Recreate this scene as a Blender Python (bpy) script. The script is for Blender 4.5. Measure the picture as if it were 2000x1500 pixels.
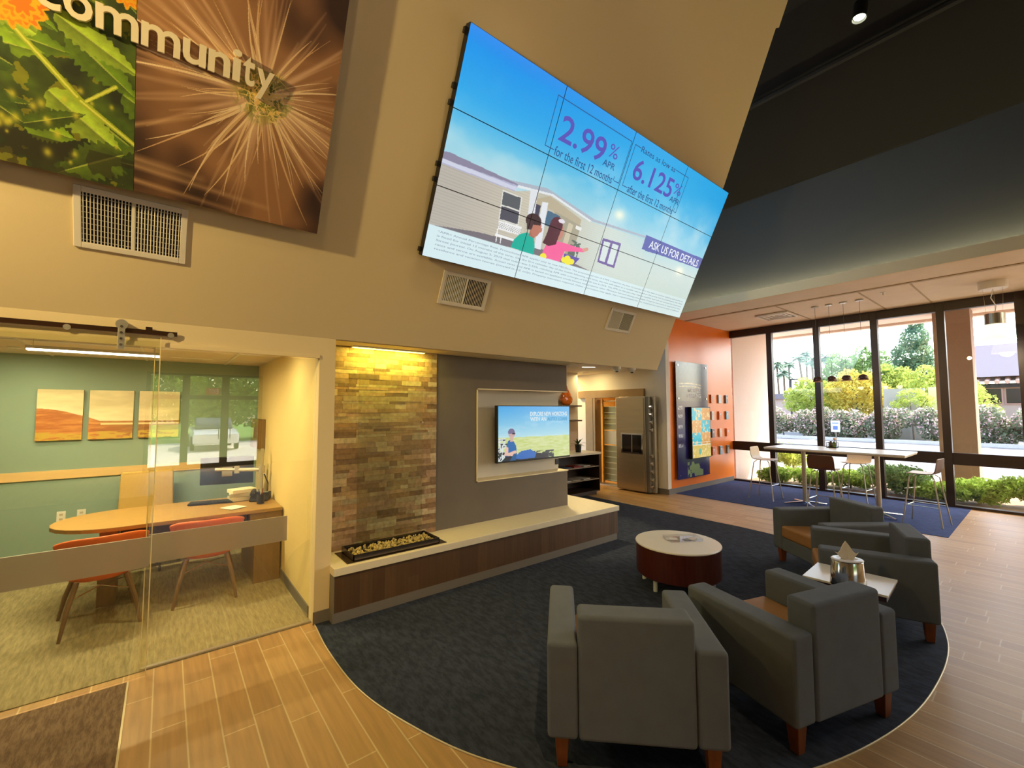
import bpy, bmesh, math, random
import numpy as np
from mathutils import Vector, Matrix, Euler
R = math.radians
for o in list(bpy.data.objects): bpy.data.objects.remove(o)
scene = bpy.context.scene
col = scene.collection

# ---------------------------------------------------------------- camera
cam_d = bpy.data.cameras.new('camera'); cam = bpy.data.objects.new('camera', cam_d); col.objects.link(cam)
cam_d.sensor_fit = 'HORIZONTAL'; cam_d.sensor_width = 36; cam_d.lens = 844.07 / 2000 * 36
cam_d.clip_start = 0.02; cam_d.clip_end = 400
yaw, pitch, roll = R(51.335), R(3.381), R(-0.103)
F_ = Vector((math.cos(yaw)*math.cos(pitch), math.sin(yaw)*math.cos(pitch), math.sin(pitch)))
R_ = Vector((math.sin(yaw), -math.cos(yaw), 0)); U_ = R_.cross(F_)
R2 = R_*math.cos(roll) + U_*math.sin(roll); U2 = U_*math.cos(roll) - R_*math.sin(roll)
cam.matrix_world = Matrix(((R2.x, U2.x, -F_.x, 0), (R2.y, U2.y, -F_.y, 0), (R2.z, U2.z, -F_.z, 1.75), (0, 0, 0, 1)))
scene.camera = cam
# ---------------------------------------------------------------- sky, sun, exposure
w = bpy.data.worlds.new('sky'); scene.world = w; w.use_nodes = True
nt = w.node_tree; nt.nodes.clear()
sky = nt.nodes.new('ShaderNodeTexSky'); sky.sky_type = 'NISHITA'; sky.sun_disc = False
sky.sun_elevation = R(50); sky.sun_rotation = R(127); sky.dust_density = 2.5; sky.air_density = 1.0
bgn = nt.nodes.new('ShaderNodeBackground'); bgn.inputs['Strength'].default_value = 1.2
wo = nt.nodes.new('ShaderNodeOutputWorld')
nt.links.new(sky.outputs[0], bgn.inputs[0]); nt.links.new(bgn.outputs[0], wo.inputs[0])
def light(name, kind, loc, energy, color, target=None, **k):
    d = bpy.data.lights.new(name, kind); o = bpy.data.objects.new(name, d); col.objects.link(o)
    d.energy = energy; d.color = color; o.location = loc
    for a, b in k.items(): setattr(d, a, b)
    if target is not None:
        o.rotation_euler = (Vector(target) - Vector(loc)).to_track_quat('-Z', 'Y').to_euler()
    return o
light('sun', 'SUN', (30, -20, 40), 9.5, (1.0, .95, .86), (30-.8, -20+.6, 40-1.19), angle=R(.6))
WARM = (1.0, .68, .30); WARM2 = (1.0, .80, .55)
scene.view_settings.view_transform = 'Standard'; scene.view_settings.look = 'None'
scene.view_settings.exposure = 0.0; scene.view_settings.gamma = 1.0; scene.view_settings.use_curve_mapping = False

# ---------------------------------------------------------------- helpers
def lin(c):
    c = c/255.0
    return c/12.92 if c <= .04045 else ((c+.055)/1.055)**2.4
def rgb(r, g, b): return (lin(r), lin(g), lin(b), 1)
def nlin(a):
    a = np.clip(a, 0, 1); return np.where(a <= .04045, a/12.92, ((a+.055)/1.055)**2.4)
MATS = {}
def mat(name, color, rough=.6, metal=0, noise=0, nscale=8, bump=0, bscale=60, spec=None, emit=None, estr=0, stretch=None, coat=0):
    if name in MATS: return MATS[name]
    m = bpy.data.materials.new(name); m.use_nodes = True; MATS[name] = m
    n = m.node_tree.nodes; l = m.node_tree.links; b = n['Principled BSDF']
    b.inputs['Base Color'].default_value = color; b.inputs['Roughness'].default_value = rough; b.inputs['Metallic'].default_value = metal
    if spec is not None: b.inputs['Specular IOR Level'].default_value = spec
    if coat: b.inputs['Coat Weight'].default_value = coat; b.inputs['Coat Roughness'].default_value = .1
    if emit: b.inputs['Emission Color'].default_value = emit; b.inputs['Emission Strength'].default_value = estr
    tc = n.new('ShaderNodeTexCoord'); mp = n.new('ShaderNodeMapping'); l.new(tc.outputs['Object'], mp.inputs[0])
    if stretch: mp.inputs['Scale'].default_value = stretch
    if noise:
        t = n.new('ShaderNodeTexNoise'); t.inputs['Scale'].default_value = nscale; t.inputs['Detail'].default_value = 5
        l.new(mp.outputs[0], t.inputs['Vector'])
        r = n.new('ShaderNodeMapRange'); r.inputs[1].default_value = .3; r.inputs[2].default_value = .7
        r.inputs[3].default_value = 1-noise; r.inputs[4].default_value = 1+noise
        l.new(t.outputs[0], r.inputs[0])
        mx = n.new('ShaderNodeVectorMath'); mx.operation = 'SCALE'; mx.inputs[0].default_value = color[:3]
        l.new(r.outputs[0], mx.inputs['Scale']); l.new(mx.outputs[0], b.inputs['Base Color'])
    if bump:
        t2 = n.new('ShaderNodeTexNoise'); t2.inputs['Scale'].default_value = bscale; t2.inputs['Detail'].default_value = 3
        l.new(mp.outputs[0], t2.inputs['Vector'])
        bp = n.new('ShaderNodeBump'); bp.inputs['Strength'].default_value = bump; bp.inputs['Distance'].default_value = .01
        l.new(t2.outputs[0], bp.inputs['Height']); l.new(bp.outputs[0], b.inputs['Normal'])
    return m
def emat(name, color, strength=1):
    if name in MATS: return MATS[name]
    m = bpy.data.materials.new(name); m.use_nodes = True; MATS[name] = m
    n = m.node_tree.nodes; l = m.node_tree.links; n.clear()
    e = n.new('ShaderNodeEmission'); e.inputs[0].default_value = color; e.inputs[1].default_value = strength
    o = n.new('ShaderNodeOutputMaterial'); l.new(e.outputs[0], o.inputs[0]); return m
def glass(name, tint=(1, 1, 1, 1), rough=0.0, f0=.045, frost=0):
    if name in MATS: return MATS[name]
    m = bpy.data.materials.new(name); m.use_nodes = True; MATS[name] = m
    n = m.node_tree.nodes; l = m.node_tree.links; n.clear()
    lw = n.new('ShaderNodeLayerWeight'); lw.inputs['Blend'].default_value = .5
    p = n.new('ShaderNodeMath'); p.operation = 'POWER'; p.inputs[1].default_value = 5; l.new(lw.outputs['Facing'], p.inputs[0])
    a = n.new('ShaderNodeMath'); a.operation = 'MULTIPLY_ADD'; a.inputs[1].default_value = 1-f0; a.inputs[2].default_value = f0; l.new(p.outputs[0], a.inputs[0])
    t = n.new('ShaderNodeBsdfTransparent'); t.inputs[0].default_value = tint
    g = n.new('ShaderNodeBsdfGlossy'); g.inputs['Roughness'].default_value = rough; g.inputs[0].default_value = (1, 1, 1, 1)
    mx = n.new('ShaderNodeMixShader'); l.new(a.outputs[0], mx.inputs[0])
    if frost:
        d = n.new('ShaderNodeBsdfDiffuse'); d.inputs[0].default_value = (.42, .34, .25, 1)
        tr = n.new('ShaderNodeBsdfTranslucent'); tr.inputs[0].default_value = (.42, .34, .25, 1)
        ad = n.new('ShaderNodeMixShader'); ad.inputs[0].default_value = .4; l.new(d.outputs[0], ad.inputs[1]); l.new(tr.outputs[0], ad.inputs[2])
        m2 = n.new('ShaderNodeMixShader'); m2.inputs[0].default_value = frost
        l.new(t.outputs[0], m2.inputs[1]); l.new(ad.outputs[0], m2.inputs[2]); l.new(m2.outputs[0], mx.inputs[1])
    else: l.new(t.outputs[0], mx.inputs[1])
    l.new(g.outputs[0], mx.inputs[2])
    o = n.new('ShaderNodeOutputMaterial'); l.new(mx.outputs[0], o.inputs[0]); return m
def vmat(name, emission=False, rough=.5, strength=1, noise=0):
    m = bpy.data.materials.new(name); m.use_nodes = True; MATS[name] = m
    n = m.node_tree.nodes; l = m.node_tree.links; b = n['Principled BSDF']
    a = n.new('ShaderNodeVertexColor'); a.layer_name = 'print'
    src = a.outputs[0]
    if noise:
        t = n.new('ShaderNodeTexNoise'); t.inputs['Scale'].default_value = 30; t.inputs['Detail'].default_value = 6
        tc = n.new('ShaderNodeTexCoord'); l.new(tc.outputs['Object'], t.inputs[0])
        r = n.new('ShaderNodeMapRange'); r.inputs[1].default_value = .3; r.inputs[2].default_value = .7; r.inputs[3].default_value = 1-noise; r.inputs[4].default_value = 1+noise
        l.new(t.outputs[0], r.inputs[0]); mx = n.new('ShaderNodeVectorMath'); mx.operation = 'SCALE'
        l.new(src, mx.inputs[0]); l.new(r.outputs[0], mx.inputs['Scale']); src = mx.outputs[0]
        bp = n.new('ShaderNodeBump'); bp.inputs['Strength'].default_value = .3; bp.inputs['Distance'].default_value = .004
        l.new(t.outputs[0], bp.inputs['Height']); l.new(bp.outputs[0], b.inputs['Normal'])
    if emission:
        b.inputs['Base Color'].default_value = (.01, .01, .01, 1); b.inputs['Roughness'].default_value = .25
        l.new(src, b.inputs['Emission Color']); b.inputs['Emission Strength'].default_value = strength
    else: l.new(src, b.inputs['Base Color']); b.inputs['Roughness'].default_value = rough
    return m
ORG = {}
def obj(name, bm, m, parent=None, world=True, smooth=False, bevel=0, seg=2, **props):
    """link a bmesh (or mesh) as one object; world coordinates are turned into the parent's own"""
    if isinstance(bm, bmesh.types.BMesh):
        org = ORG.get(parent.name, Vector((0, 0, 0))) if (parent and world) else Vector((0, 0, 0))
        if org.length: bmesh.ops.translate(bm, verts=bm.verts, vec=-org)
        me = bpy.data.meshes.new(name); bm.normal_update(); bm.to_mesh(me); bm.free()
    else: me = bm; me.name = name
    if m:
        for q in (m if isinstance(m, (list, tuple)) else [m]): me.materials.append(q)
    if smooth:
        for p in me.polygons: p.use_smooth = True
    o = bpy.data.objects.new(name, me); col.objects.link(o)
    if parent: o.parent = parent; ORG[o.name] = ORG.get(parent.name, Vector((0, 0, 0)))
    if bevel:
        b = o.modifiers.new('bevel', 'BEVEL'); b.width = bevel; b.segments = seg; b.limit_method = 'ANGLE'; b.angle_limit = R(40)
        if seg > 2:
            for p in me.polygons: p.use_smooth = True
            wn = o.modifiers.new('wn', 'WEIGHTED_NORMAL')
    for a, b in props.items(): o[a] = b
    return o
def thing(name, label, cat, loc=(0, 0, 0), rot=(0, 0, 0), group=None):
    o = bpy.data.objects.new(name, None); col.objects.link(o); o.empty_display_size = .05
    o.location = loc; o.rotation_euler = rot if isinstance(rot, tuple) else (0, 0, rot)
    ORG[o.name] = Vector(loc); return tag(o, label, cat, group)
def tag(o, label, cat, group=None, kind=None):
    o['label'] = label; o['category'] = cat
    if group: o['group'] = group
    if kind: o['kind'] = kind
    return o
def struct(name, bm, m, parent=None, **k):
    o = obj(name, bm, m, parent, **k)
    if parent is None: o['kind'] = 'structure'
    return o
def dup(root, loc, rot=None, label=None, group=None):
    r = root.copy(); col.objects.link(r); r.location = loc
    if rot is not None: r.rotation_euler = rot if isinstance(rot, tuple) else (0, 0, rot)
    if label: r['label'] = label
    if group: r['group'] = group
    def rec(a, b):
        for ch in list(a.children):
            c = ch.copy(); col.objects.link(c); c.parent = b; rec(ch, c)
    rec(root, r); return r
def NB(): return bmesh.new()
def box(bm, a, b, rot=None, piv=None, mi=0):
    x0, x1 = sorted((a[0], b[0])); y0, y1 = sorted((a[1], b[1])); z0, z1 = sorted((a[2], b[2]))
    v = [bm.verts.new(p) for p in ((x0, y0, z0), (x1, y0, z0), (x1, y1, z0), (x0, y1, z0), (x0, y0, z1), (x1, y0, z1), (x1, y1, z1), (x0, y1, z1))]
    fs = [bm.faces.new([v[i] for i in f]) for f in ((0, 3, 2, 1), (4, 5, 6, 7), (0, 1, 5, 4), (1, 2, 6, 5), (2, 3, 7, 6), (3, 0, 4, 7))]
    for f in fs: f.material_index = mi
    if rot is not None:
        c = Vector(piv) if piv is not None else Vector(((x0+x1)/2, (y0+y1)/2, (z0+z1)/2))
        bmesh.ops.rotate(bm, verts=v, cent=c, matrix=Euler(rot).to_matrix())
    return bm
def B(a, b, **k): return box(NB(), a, b, **k)
def prism(bm, pts, z0, z1, axis='z'):
    """polygon pts extruded along an axis"""
    def P(p, z): return {'z': (p[0], p[1], z), 'y': (p[0], z, p[1]), 'x': (z, p[0], p[1])}[axis]
    a = [bm.verts.new(P(p, z0)) for p in pts]; b = [bm.verts.new(P(p, z1)) for p in pts]; n = len(pts)
    bm.faces.new(a[::-1]); bm.faces.new(b)
    for i in range(n): bm.faces.new((a[i], a[(i+1) % n], b[(i+1) % n], b[i]))
    bmesh.ops.recalc_face_normals(bm, faces=bm.faces); return bm
def hole_slab(bm, outer, hole, a0, a1, axis):
    """rectangle frame (u0,v0,u1,v1) minus hole, extruded"""
    u0, v0, u1, v1 = outer; p, q, r, s = hole
    for (a, b, c, d) in ((u0, v0, p, v1), (r, v0, u1, v1), (p, v0, r, q), (p, s, r, v1)):
        if c-a > 1e-4 and d-b > 1e-4:
            prism(bm, [(a, b), (c, b), (c, d), (a, d)], a0, a1, axis)
    return bm
def cyl(bm, p, q, r, r2=None, n=16, caps=True):
    p, q = Vector(p), Vector(q); d = q-p; r2 = r if r2 is None else r2
    u = d.orthogonal().normalized(); v = d.normalized().cross(u)
    A = [bm.verts.new(p+(u*math.cos(2*math.pi*i/n)+v*math.sin(2*math.pi*i/n))*r) for i in range(n)]
    Bv = [bm.verts.new(q+(u*math.cos(2*math.pi*i/n)+v*math.sin(2*math.pi*i/n))*r2) for i in range(n)]
    for i in range(n): bm.faces.new((A[i], A[(i+1) % n], Bv[(i+1) % n], Bv[i]))
    if caps: bm.faces.new(A[::-1]); bm.faces.new(Bv)
    return bm
def tube(bm, pts, r, n=8, rads=None):
    pts = [Vector(p) for p in pts]; rings = []; u = None
    for i, p in enumerate(pts):
        d = (pts[min(i+1, len(pts)-1)] - pts[max(i-1, 0)]).normalized()
        u = d.orthogonal().normalized() if u is None else (u - d*u.dot(d)).normalized()
        v = d.cross(u); rr = rads[i] if rads else r
        rings.append([bm.verts.new(p+(u*math.cos(2*math.pi*k/n)+v*math.sin(2*math.pi*k/n))*rr) for k in range(n)])
    for a, b in zip(rings, rings[1:]):
        for k in range(n): bm.faces.new((a[k], a[(k+1) % n], b[(k+1) % n], b[k]))
    bm.faces.new(rings[0][::-1]); bm.faces.new(rings[-1]); return bm
def lathe(bm, prof, c=(0, 0, 0), n=32, sx=1, sy=1):
    c = Vector(c); rings = []
    for r, z in prof:
        rings.append([bm.verts.new(c+Vector((r*sx*math.cos(2*math.pi*k/n), r*sy*math.sin(2*math.pi*k/n), z))) for k in range(n)])
    for a, b in zip(rings, rings[1:]):
        for k in range(n): bm.faces.new((a[k], a[(k+1) % n], b[(k+1) % n], b[k]))
    if prof[0][0] > 1e-5: bm.faces.new(rings[0][::-1])
    if prof[-1][0] > 1e-5: bm.faces.new(rings[-1])
    bmesh.ops.remove_doubles(bm, verts=bm.verts, dist=1e-6); return bm
def npmesh(name, V, Fq, colors=None):
    me = bpy.data.meshes.new(name); V = np.asarray(V, np.float32); Fq = np.asarray(Fq, np.int32)
    k = Fq.shape[1]
    me.vertices.add(len(V)); me.vertices.foreach_set('co', V.ravel())
    me.loops.add(Fq.size); me.loops.foreach_set('vertex_index', Fq.ravel())
    me.polygons.add(len(Fq)); me.polygons.foreach_set('loop_start', np.arange(0, Fq.size, k, dtype=np.int32))
    me.polygons.foreach_set('loop_total', np.full(len(Fq), k, np.int32))
    me.update(calc_edges=True); me.shade_flat()
    if colors is not None:
        ca = me.color_attributes.new('print', 'FLOAT_COLOR', 'POINT')
        c4 = np.ones((len(V), 4), np.float32); c4[:, :3] = nlin(np.asarray(colors)); ca.data.foreach_set('color', c4.ravel())
    return me
def print_grid(name, u0, u1, v0, v1, nu, nv, fn, place):
    """flat printed (or lit) face: grid in (u,v), colour fn(u,v)->rgb 0..1, place(u,v)->xyz"""
    U, Vv = np.meshgrid(np.linspace(u0, u1, nu), np.linspace(v0, v1, nv))
    u = U.ravel(); v = Vv.ravel(); P = place(u, v); c = fn(u, v)
    i = np.arange(nu-1)[None, :] + nu*np.arange(nv-1)[:, None]; i = i.ravel()
    Fq = np.stack([i, i+1, i+nu+1, i+nu], 1)
    return npmesh(name, P, Fq, c)
def inpoly(u, v, pts):
    r = np.zeros(u.shape, bool); n = len(pts)
    for i in range(n):
        x0, y0 = pts[i]; x1, y1 = pts[(i+1) % n]
        if y0 == y1: continue
        c = ((y0 > v) != (y1 > v)) & (u < (x1-x0)*(v-y0)/(y1-y0)+x0); r ^= c
    return r
def C(r, g, b): return np.array([r, g, b])/255.0
def put(a, m, c, k=1.0):
    c = np.asarray(c); a[m] = a[m]*(1-k) + (c if c.ndim == 1 else c[m])*k
def mixc(a, b, t): t = np.clip(t, 0, 1)[:, None]; return a*(1-t)+b*t
_rs = np.random.RandomState(7); _g = _rs.rand(64, 64)
def vnoise(u, v, s, oct=4):
    r = 0; amp = 1; tot = 0
    for o in range(oct):
        x = u*s*2**o+o*7.3; y = v*s*2**o+o*3.1; xi = np.floor(x).astype(int); yi = np.floor(y).astype(int); fx = x-xi; fy = y-yi
        fx = fx*fx*(3-2*fx); fy = fy*fy*(3-2*fy)
        a = _g[xi % 64, yi % 64]; b = _g[(xi+1) % 64, yi % 64]; c = _g[xi % 64, (yi+1) % 64]; d = _g[(xi+1) % 64, (yi+1) % 64]
        r = r + amp*((a*(1-fx)+b*fx)*(1-fy)+(c*(1-fx)+d*fx)*fy); tot += amp; amp *= .5
    return r/tot
def text(name, body, box_, n, m, parent, bold=0, depth=.0008, rot=None, world=None, **props):
    """lettering fitted in (u0,v0,u1,v1) of the parent's local x,y at height n"""
    cu = bpy.data.curves.new(name, 'FONT'); cu.body = body; cu.extrude = depth; cu.offset = bold; cu.resolution_u = 3
    t = bpy.data.objects.new('tmp', cu); col.objects.link(t); bpy.context.view_layer.update()
    me = bpy.data.meshes.new_from_object(t.evaluated_get(bpy.context.evaluated_depsgraph_get()))
    bpy.data.objects.remove(t); bpy.data.curves.remove(cu)
    co = np.zeros(len(me.vertices)*3); me.vertices.foreach_get('co', co); co = co.reshape(-1, 3)
    lo = co.min(0); hi = co.max(0); u0, v0, u1, v1 = box_
    co[:, 0] = (co[:, 0]-lo[0])/(hi[0]-lo[0])*(u1-u0)+u0; co[:, 1] = (co[:, 1]-lo[1])/(hi[1]-lo[1])*(v1-v0)+v0
    co[:, 2] = n + co[:, 2]
    if world is not None:
        co = np.asarray(world(co[:, 0], co[:, 1], co[:, 2])); co = co - np.array(ORG.get(parent.name, Vector((0, 0, 0))))
    me.vertices.foreach_set('co', co.ravel()); me.update(); me.materials.clear()
    return obj(name, me, m, parent, **props)

# ---------------------------------------------------------------- materials
PAINT = mat('wall paint cream', rgb(220, 200, 156), .75, bump=.05, bscale=120)
PAINTW = mat('wall paint white', rgb(225, 216, 200), .7, bump=.05, bscale=120)
DARK = mat('flat black ceiling paint', rgb(13, 10, 8), .95)
TEALD = mat('slate teal paint', rgb(64, 67, 69), .8)
TEAL = mat('office teal paint', rgb(138, 161, 146), .75)
GREYP = mat('taupe plaster panel', rgb(112, 101, 88), .7, noise=.06, nscale=3, bump=.03)
ORANGE = mat('glossy orange wall', rgb(238, 124, 36), .28, noise=.04, nscale=2)
CEIL = mat('beige ceiling tile', rgb(226, 208, 180), .8, noise=.03, nscale=5)
BASEB = mat('taupe rubber baseboard', rgb(118, 110, 98), .5)
BRONZE = mat('dark bronze window frame', rgb(50, 36, 28), .35, metal=.3)
GLASS = glass('clear window glass', (.96, .97, .96, 1), f0=.03)
GLASSO = glass('office partition glass', (.96, .97, .90, 1), f0=.085)
FROST = glass('frosted band film', (.95, .95, .92, 1), rough=.3, frost=.72)
STEEL = mat('brushed stainless steel', rgb(192, 184, 166), .36, metal=.75, noise=.08, nscale=3, stretch=(1, 1, 30))
CHROME = mat('polished chrome', rgb(215, 215, 215), .12, metal=1)
BLACK = mat('black plastic', rgb(18, 17, 17), .45)
MATTEB = mat('matte black void', rgb(12, 11, 10), .9)
WALNUT = None
QUARTZ = mat('cream stone bench top', rgb(228, 215, 186), .35, noise=.03, nscale=20)
WHITEP = mat('white painted metal', rgb(232, 226, 212), .5)
WHITEL = mat('white laminate', rgb(232, 226, 214), .28)
FABRIC = mat('slate grey upholstery', rgb(96, 101, 108), .95, noise=.05, nscale=12, bump=.25, bscale=500)
TAN = mat('tan seat upholstery', rgb(162, 114, 62), .55, noise=.05, nscale=10, bump=.05, bscale=200)
WLEG = mat('stained wood leg', rgb(120, 62, 28), .4, noise=.15, nscale=6, stretch=(6, 6, 1))
DRUM = mat('mahogany drum veneer', rgb(70, 24, 12), .38, noise=.15, nscale=5, stretch=(8, 8, 1))
BIRCH = mat('blond birch veneer', rgb(222, 186, 128), .45, noise=.08, nscale=6, stretch=(1, 8, 1))
WALN2 = mat('dark walnut veneer', rgb(70, 42, 30), .5, noise=.12, nscale=6)
DESKW = mat('desk oak laminate', rgb(164, 127, 68), .38, noise=.1, nscale=3, stretch=(2, 14, 14))
DESKD = mat('desk side laminate', rgb(128, 98, 50), .5, noise=.1, nscale=3, stretch=(8, 8, 1))
SHELLO = mat('orange shell chair fabric', rgb(222, 104, 40), .6, noise=.04, bump=.1, bscale=300)
def planks(name, c1, c2, mort, bw=.92, rh=.152, swap=True, rough=.42, ms=.004):
    m = bpy.data.materials.new(name); m.use_nodes = True; MATS[name] = m
    n = m.node_tree.nodes; l = m.node_tree.links; b = n['Principled BSDF']
    tc = n.new('ShaderNodeTexCoord'); sp = n.new('ShaderNodeSeparateXYZ'); cb = n.new('ShaderNodeCombineXYZ'); l.new(tc.outputs['Object'], sp.inputs[0])
    if swap == 'z': l.new(sp.outputs[2], cb.inputs[0]); l.new(sp.outputs[0], cb.inputs[1])
    elif swap: l.new(sp.outputs[1], cb.inputs[0]); l.new(sp.outputs[0], cb.inputs[1])
    else: l.new(sp.outputs[0], cb.inputs[0]); l.new(sp.outputs[1], cb.inputs[1])
    s2 = n.new('ShaderNodeSeparateXYZ'); l.new(cb.outputs[0], s2.inputs[0])
    dv = n.new('ShaderNodeMath'); dv.operation = 'DIVIDE'; dv.inputs[1].default_value = rh; l.new(s2.outputs[1], dv.inputs[0])
    fl_ = n.new('ShaderNodeMath'); fl_.operation = 'FLOOR'; l.new(dv.outputs[0], fl_.inputs[0])
    wn_ = n.new('ShaderNodeTexWhiteNoise'); wn_.noise_dimensions = '1D'; l.new(fl_.outputs[0], wn_.inputs['W'])
    ma = n.new('ShaderNodeMath'); ma.operation = 'MULTIPLY_ADD'; ma.inputs[1].default_value = bw; l.new(wn_.outputs[0], ma.inputs[0]); l.new(s2.outputs[0], ma.inputs[2])
    cb = n.new('ShaderNodeCombineXYZ'); l.new(ma.outputs[0], cb.inputs[0]); l.new(s2.outputs[1], cb.inputs[1])
    br = n.new('ShaderNodeTexBrick'); l.new(cb.outputs[0], br.inputs['Vector'])
    br.inputs['Scale'].default_value = 1; br.inputs['Brick Width'].default_value = bw; br.inputs['Row Height'].default_value = rh
    br.inputs['Mortar Size'].default_value = ms; br.inputs['Mortar Smooth'].default_value = .1; br.offset = 0
    br.inputs['Color1'].default_value = c1; br.inputs['Color2'].default_value = c2; br.inputs['Mortar'].default_value = mort
    mp = n.new('ShaderNodeMapping'); mp.inputs['Scale'].default_value = (1.5, 22, 1); l.new(cb.outputs[0], mp.inputs[0])
    t = n.new('ShaderNodeTexNoise'); t.inputs['Scale'].default_value = 1.6; t.inputs['Detail'].default_value = 6; l.new(mp.outputs[0], t.inputs[0])
    r = n.new('ShaderNodeMapRange'); r.inputs[1].default_value = .3; r.inputs[2].default_value = .7; r.inputs[3].default_value = .86; r.inputs[4].default_value = 1.12; l.new(t.outputs[0], r.inputs[0])
    mx = n.new('ShaderNodeVectorMath'); mx.operation = 'SCALE'; l.new(br.outputs[0], mx.inputs[0]); l.new(r.outputs[0], mx.inputs['Scale'])
    l.new(mx.outputs[0], b.inputs['Base Color']); b.inputs['Roughness'].default_value = rough
    bp = n.new('ShaderNodeBump'); bp.inputs['Strength'].default_value = .2; bp.inputs['Distance'].default_value = .003; bp.invert = True
    l.new(br.outputs['Fac'], bp.inputs['Height']); l.new(bp.outputs[0], b.inputs['Normal'])
    return m
FLOORW = planks('wood look floor planks', rgb(166, 128, 78), rgb(184, 146, 92), rgb(200, 176, 130))
BENCHW = planks('walnut bench cladding', rgb(82, 56, 30), rgb(98, 70, 40), rgb(76, 52, 28), bw=3, rh=.11, swap='z', rough=.5, ms=.0005)
def carpet(name, c1, c2, scale, stretch=(1, 1, 1), rough=.95, lo=.4, hi=.6, bump=.4):
    m = bpy.data.materials.new(name); m.use_nodes = True; MATS[name] = m
    n = m.node_tree.nodes; l = m.node_tree.links; b = n['Principled BSDF']
    tc = n.new('ShaderNodeTexCoord'); mp = n.new('ShaderNodeMapping'); mp.inputs['Scale'].default_value = stretch; l.new(tc.outputs['Object'], mp.inputs[0])
    t = n.new('ShaderNodeTexNoise'); t.inputs['Scale'].default_value = scale; t.inputs['Detail'].default_value = 5; t.inputs['Roughness'].default_value = .7; l.new(mp.outputs[0], t.inputs[0])
    cr = n.new('ShaderNodeValToRGB'); cr.color_ramp.elements[0].position = lo; cr.color_ramp.elements[1].position = hi
    cr.color_ramp.elements[0].color = c1; cr.color_ramp.elements[1].color = c2; l.new(t.outputs[0], cr.inputs[0]); l.new(cr.outputs[0], b.inputs['Base Color'])
    b.inputs['Roughness'].default_value = rough; b.inputs['Specular IOR Level'].default_value = .15
    t2 = n.new('ShaderNodeTexNoise'); t2.inputs['Scale'].default_value = 350; l.new(tc.outputs['Object'], t2.inputs[0])
    bp = n.new('ShaderNodeBump'); bp.inputs['Strength'].default_value = bump; bp.inputs['Distance'].default_value = .004; l.new(t2.outputs[0], bp.inputs['Height']); l.new(bp.outputs[0], b.inputs['Normal'])
    return m
NAVY = carpet('navy blue carpet', rgb(40, 44, 55), rgb(55, 61, 74), 9, (3, 1, 1))
NAVY2 = carpet('royal navy carpet', rgb(52, 64, 104), rgb(66, 80, 122), 9, (3, 1, 1))
OFFC = carpet('olive grey office carpet', rgb(122, 112, 84), rgb(158, 146, 108), 5, (9, 1.2, 1), lo=.35, hi=.65)
MATC = carpet('brown walk-off carpet', rgb(104, 84, 66), rgb(130, 108, 84), 6, (8, 1.5, 1))
# ================================================================= SETTING
struct('floor', B((-6, -8.4, -.12), (11.15, 8.8, 0)), FLOORW)
def catmull(P, n=10):
    P = [Vector((p[0], p[1], 0)) for p in P]; out = []
    for i in range(1, len(P)-2):
        for k in range(n):
            t = k/n; a, b, c, d = P[i-1:i+3]
            out.append(.5*((2*b)+(c-a)*t+(2*a-5*b+4*c-d)*t*t+(3*b-a-3*c+d)*t**3))
    out.append(P[-2]); return [(p.x, p.y) for p in out]
arc = catmull([(1.02, 4.3), (1.01, 3.85), (.985, 3.39), (1.005, 2.81), (1.12, 2.32), (1.32, 1.84), (1.72, 1.3), (2.32, .9), (3.0, .66), (3.75, .55), (4.67, .58), (5.5, .85), (6.2, 1.45), (6.6, 2.2), (6.73, 3.0), (6.73, 3.6)])
struct('floor_carpet_lounge', prism(NB(), arc + [(6.73, 6.1), (4.6, 6.1), (4.6, 4.3), (1.01, 4.3)], 0, .006), NAVY)
struct('trim_1', tube(NB(), [(x, y, .003) for x, y in arc] + [(6.73, 5.95, .003)], .0045), mat('carpet edge metal', rgb(205, 190, 150), .4, metal=.3))
struct('floor_carpet_window', B((8.35, .97, 0), (11.0, 5.0, .006)), NAVY2)
struct('floor_carpet_office', B((-5.9, 3.9, 0), (1.0, 6.9, .006)), OFFC)
struct('floor_carpet_entry', B((-5.9, -4, 0), (-.13, 3.8, .006)), MATC)
struct('trim_2', B((-.132, -4, 0), (-.122, 3.8, .008)), MATS['carpet edge metal'])
# wall with the office front: header, column and side wall of the office
wm = NB(); box(wm, (-6, 3.85, 2.2), (1.0, 3.99, 2.42)); box(wm, (1.0, 3.85, 0), (1.13, 3.99, 2.42)); struct('wall_office_front', wm, PAINT)
struct('wall_office_right', B((1.0, 3.99, 0), (1.13, 6.9, 2.36)), mat('office wall cream', rgb(232, 206, 140), .7, bump=.05, bscale=120))
struct('wall_office_back', B((-6, 6.9, 0), (1.13, 7.02, 2.5)), TEAL)
struct('wall_office_left', B((-3.62, 3.99, 0), (-3.5, 6.9, 2.36)), TEAL)
oc = NB(); box(oc, (-3.5, 3.99, 2.36), (1.0, 6.9, 2.42))
struct('ceiling_office', oc, CEIL)
og = NB()
for y in (4.7, 5.5, 6.3): box(og, (-3.5, y-.012, 2.352), (1.0, y+.012, 2.36))
for x in (-2.6, -1.8, -1.0, -.2, .6): box(og, (x-.012, 3.99, 2.352), (x+.012, 6.9, 2.36))
struct('trim_3', og, WHITEP)
struct('trim_4', B((-6, 3.838, 2.185), (1.0, 3.87, 2.215)), mat('glass top channel', rgb(226, 206, 160), .4))
struct('baseboard_column', B((.995, 3.842, 0), (1.13, 3.85, .1)), BASEB)
struct('baseboard_office', B((.99, 4.0, .006), (1.0, 6.9, .1)), BASEB)
struct('baseboard_office_back', B((-3.5, 6.888, .006), (1.0, 6.9, .1)), BASEB)
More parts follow.
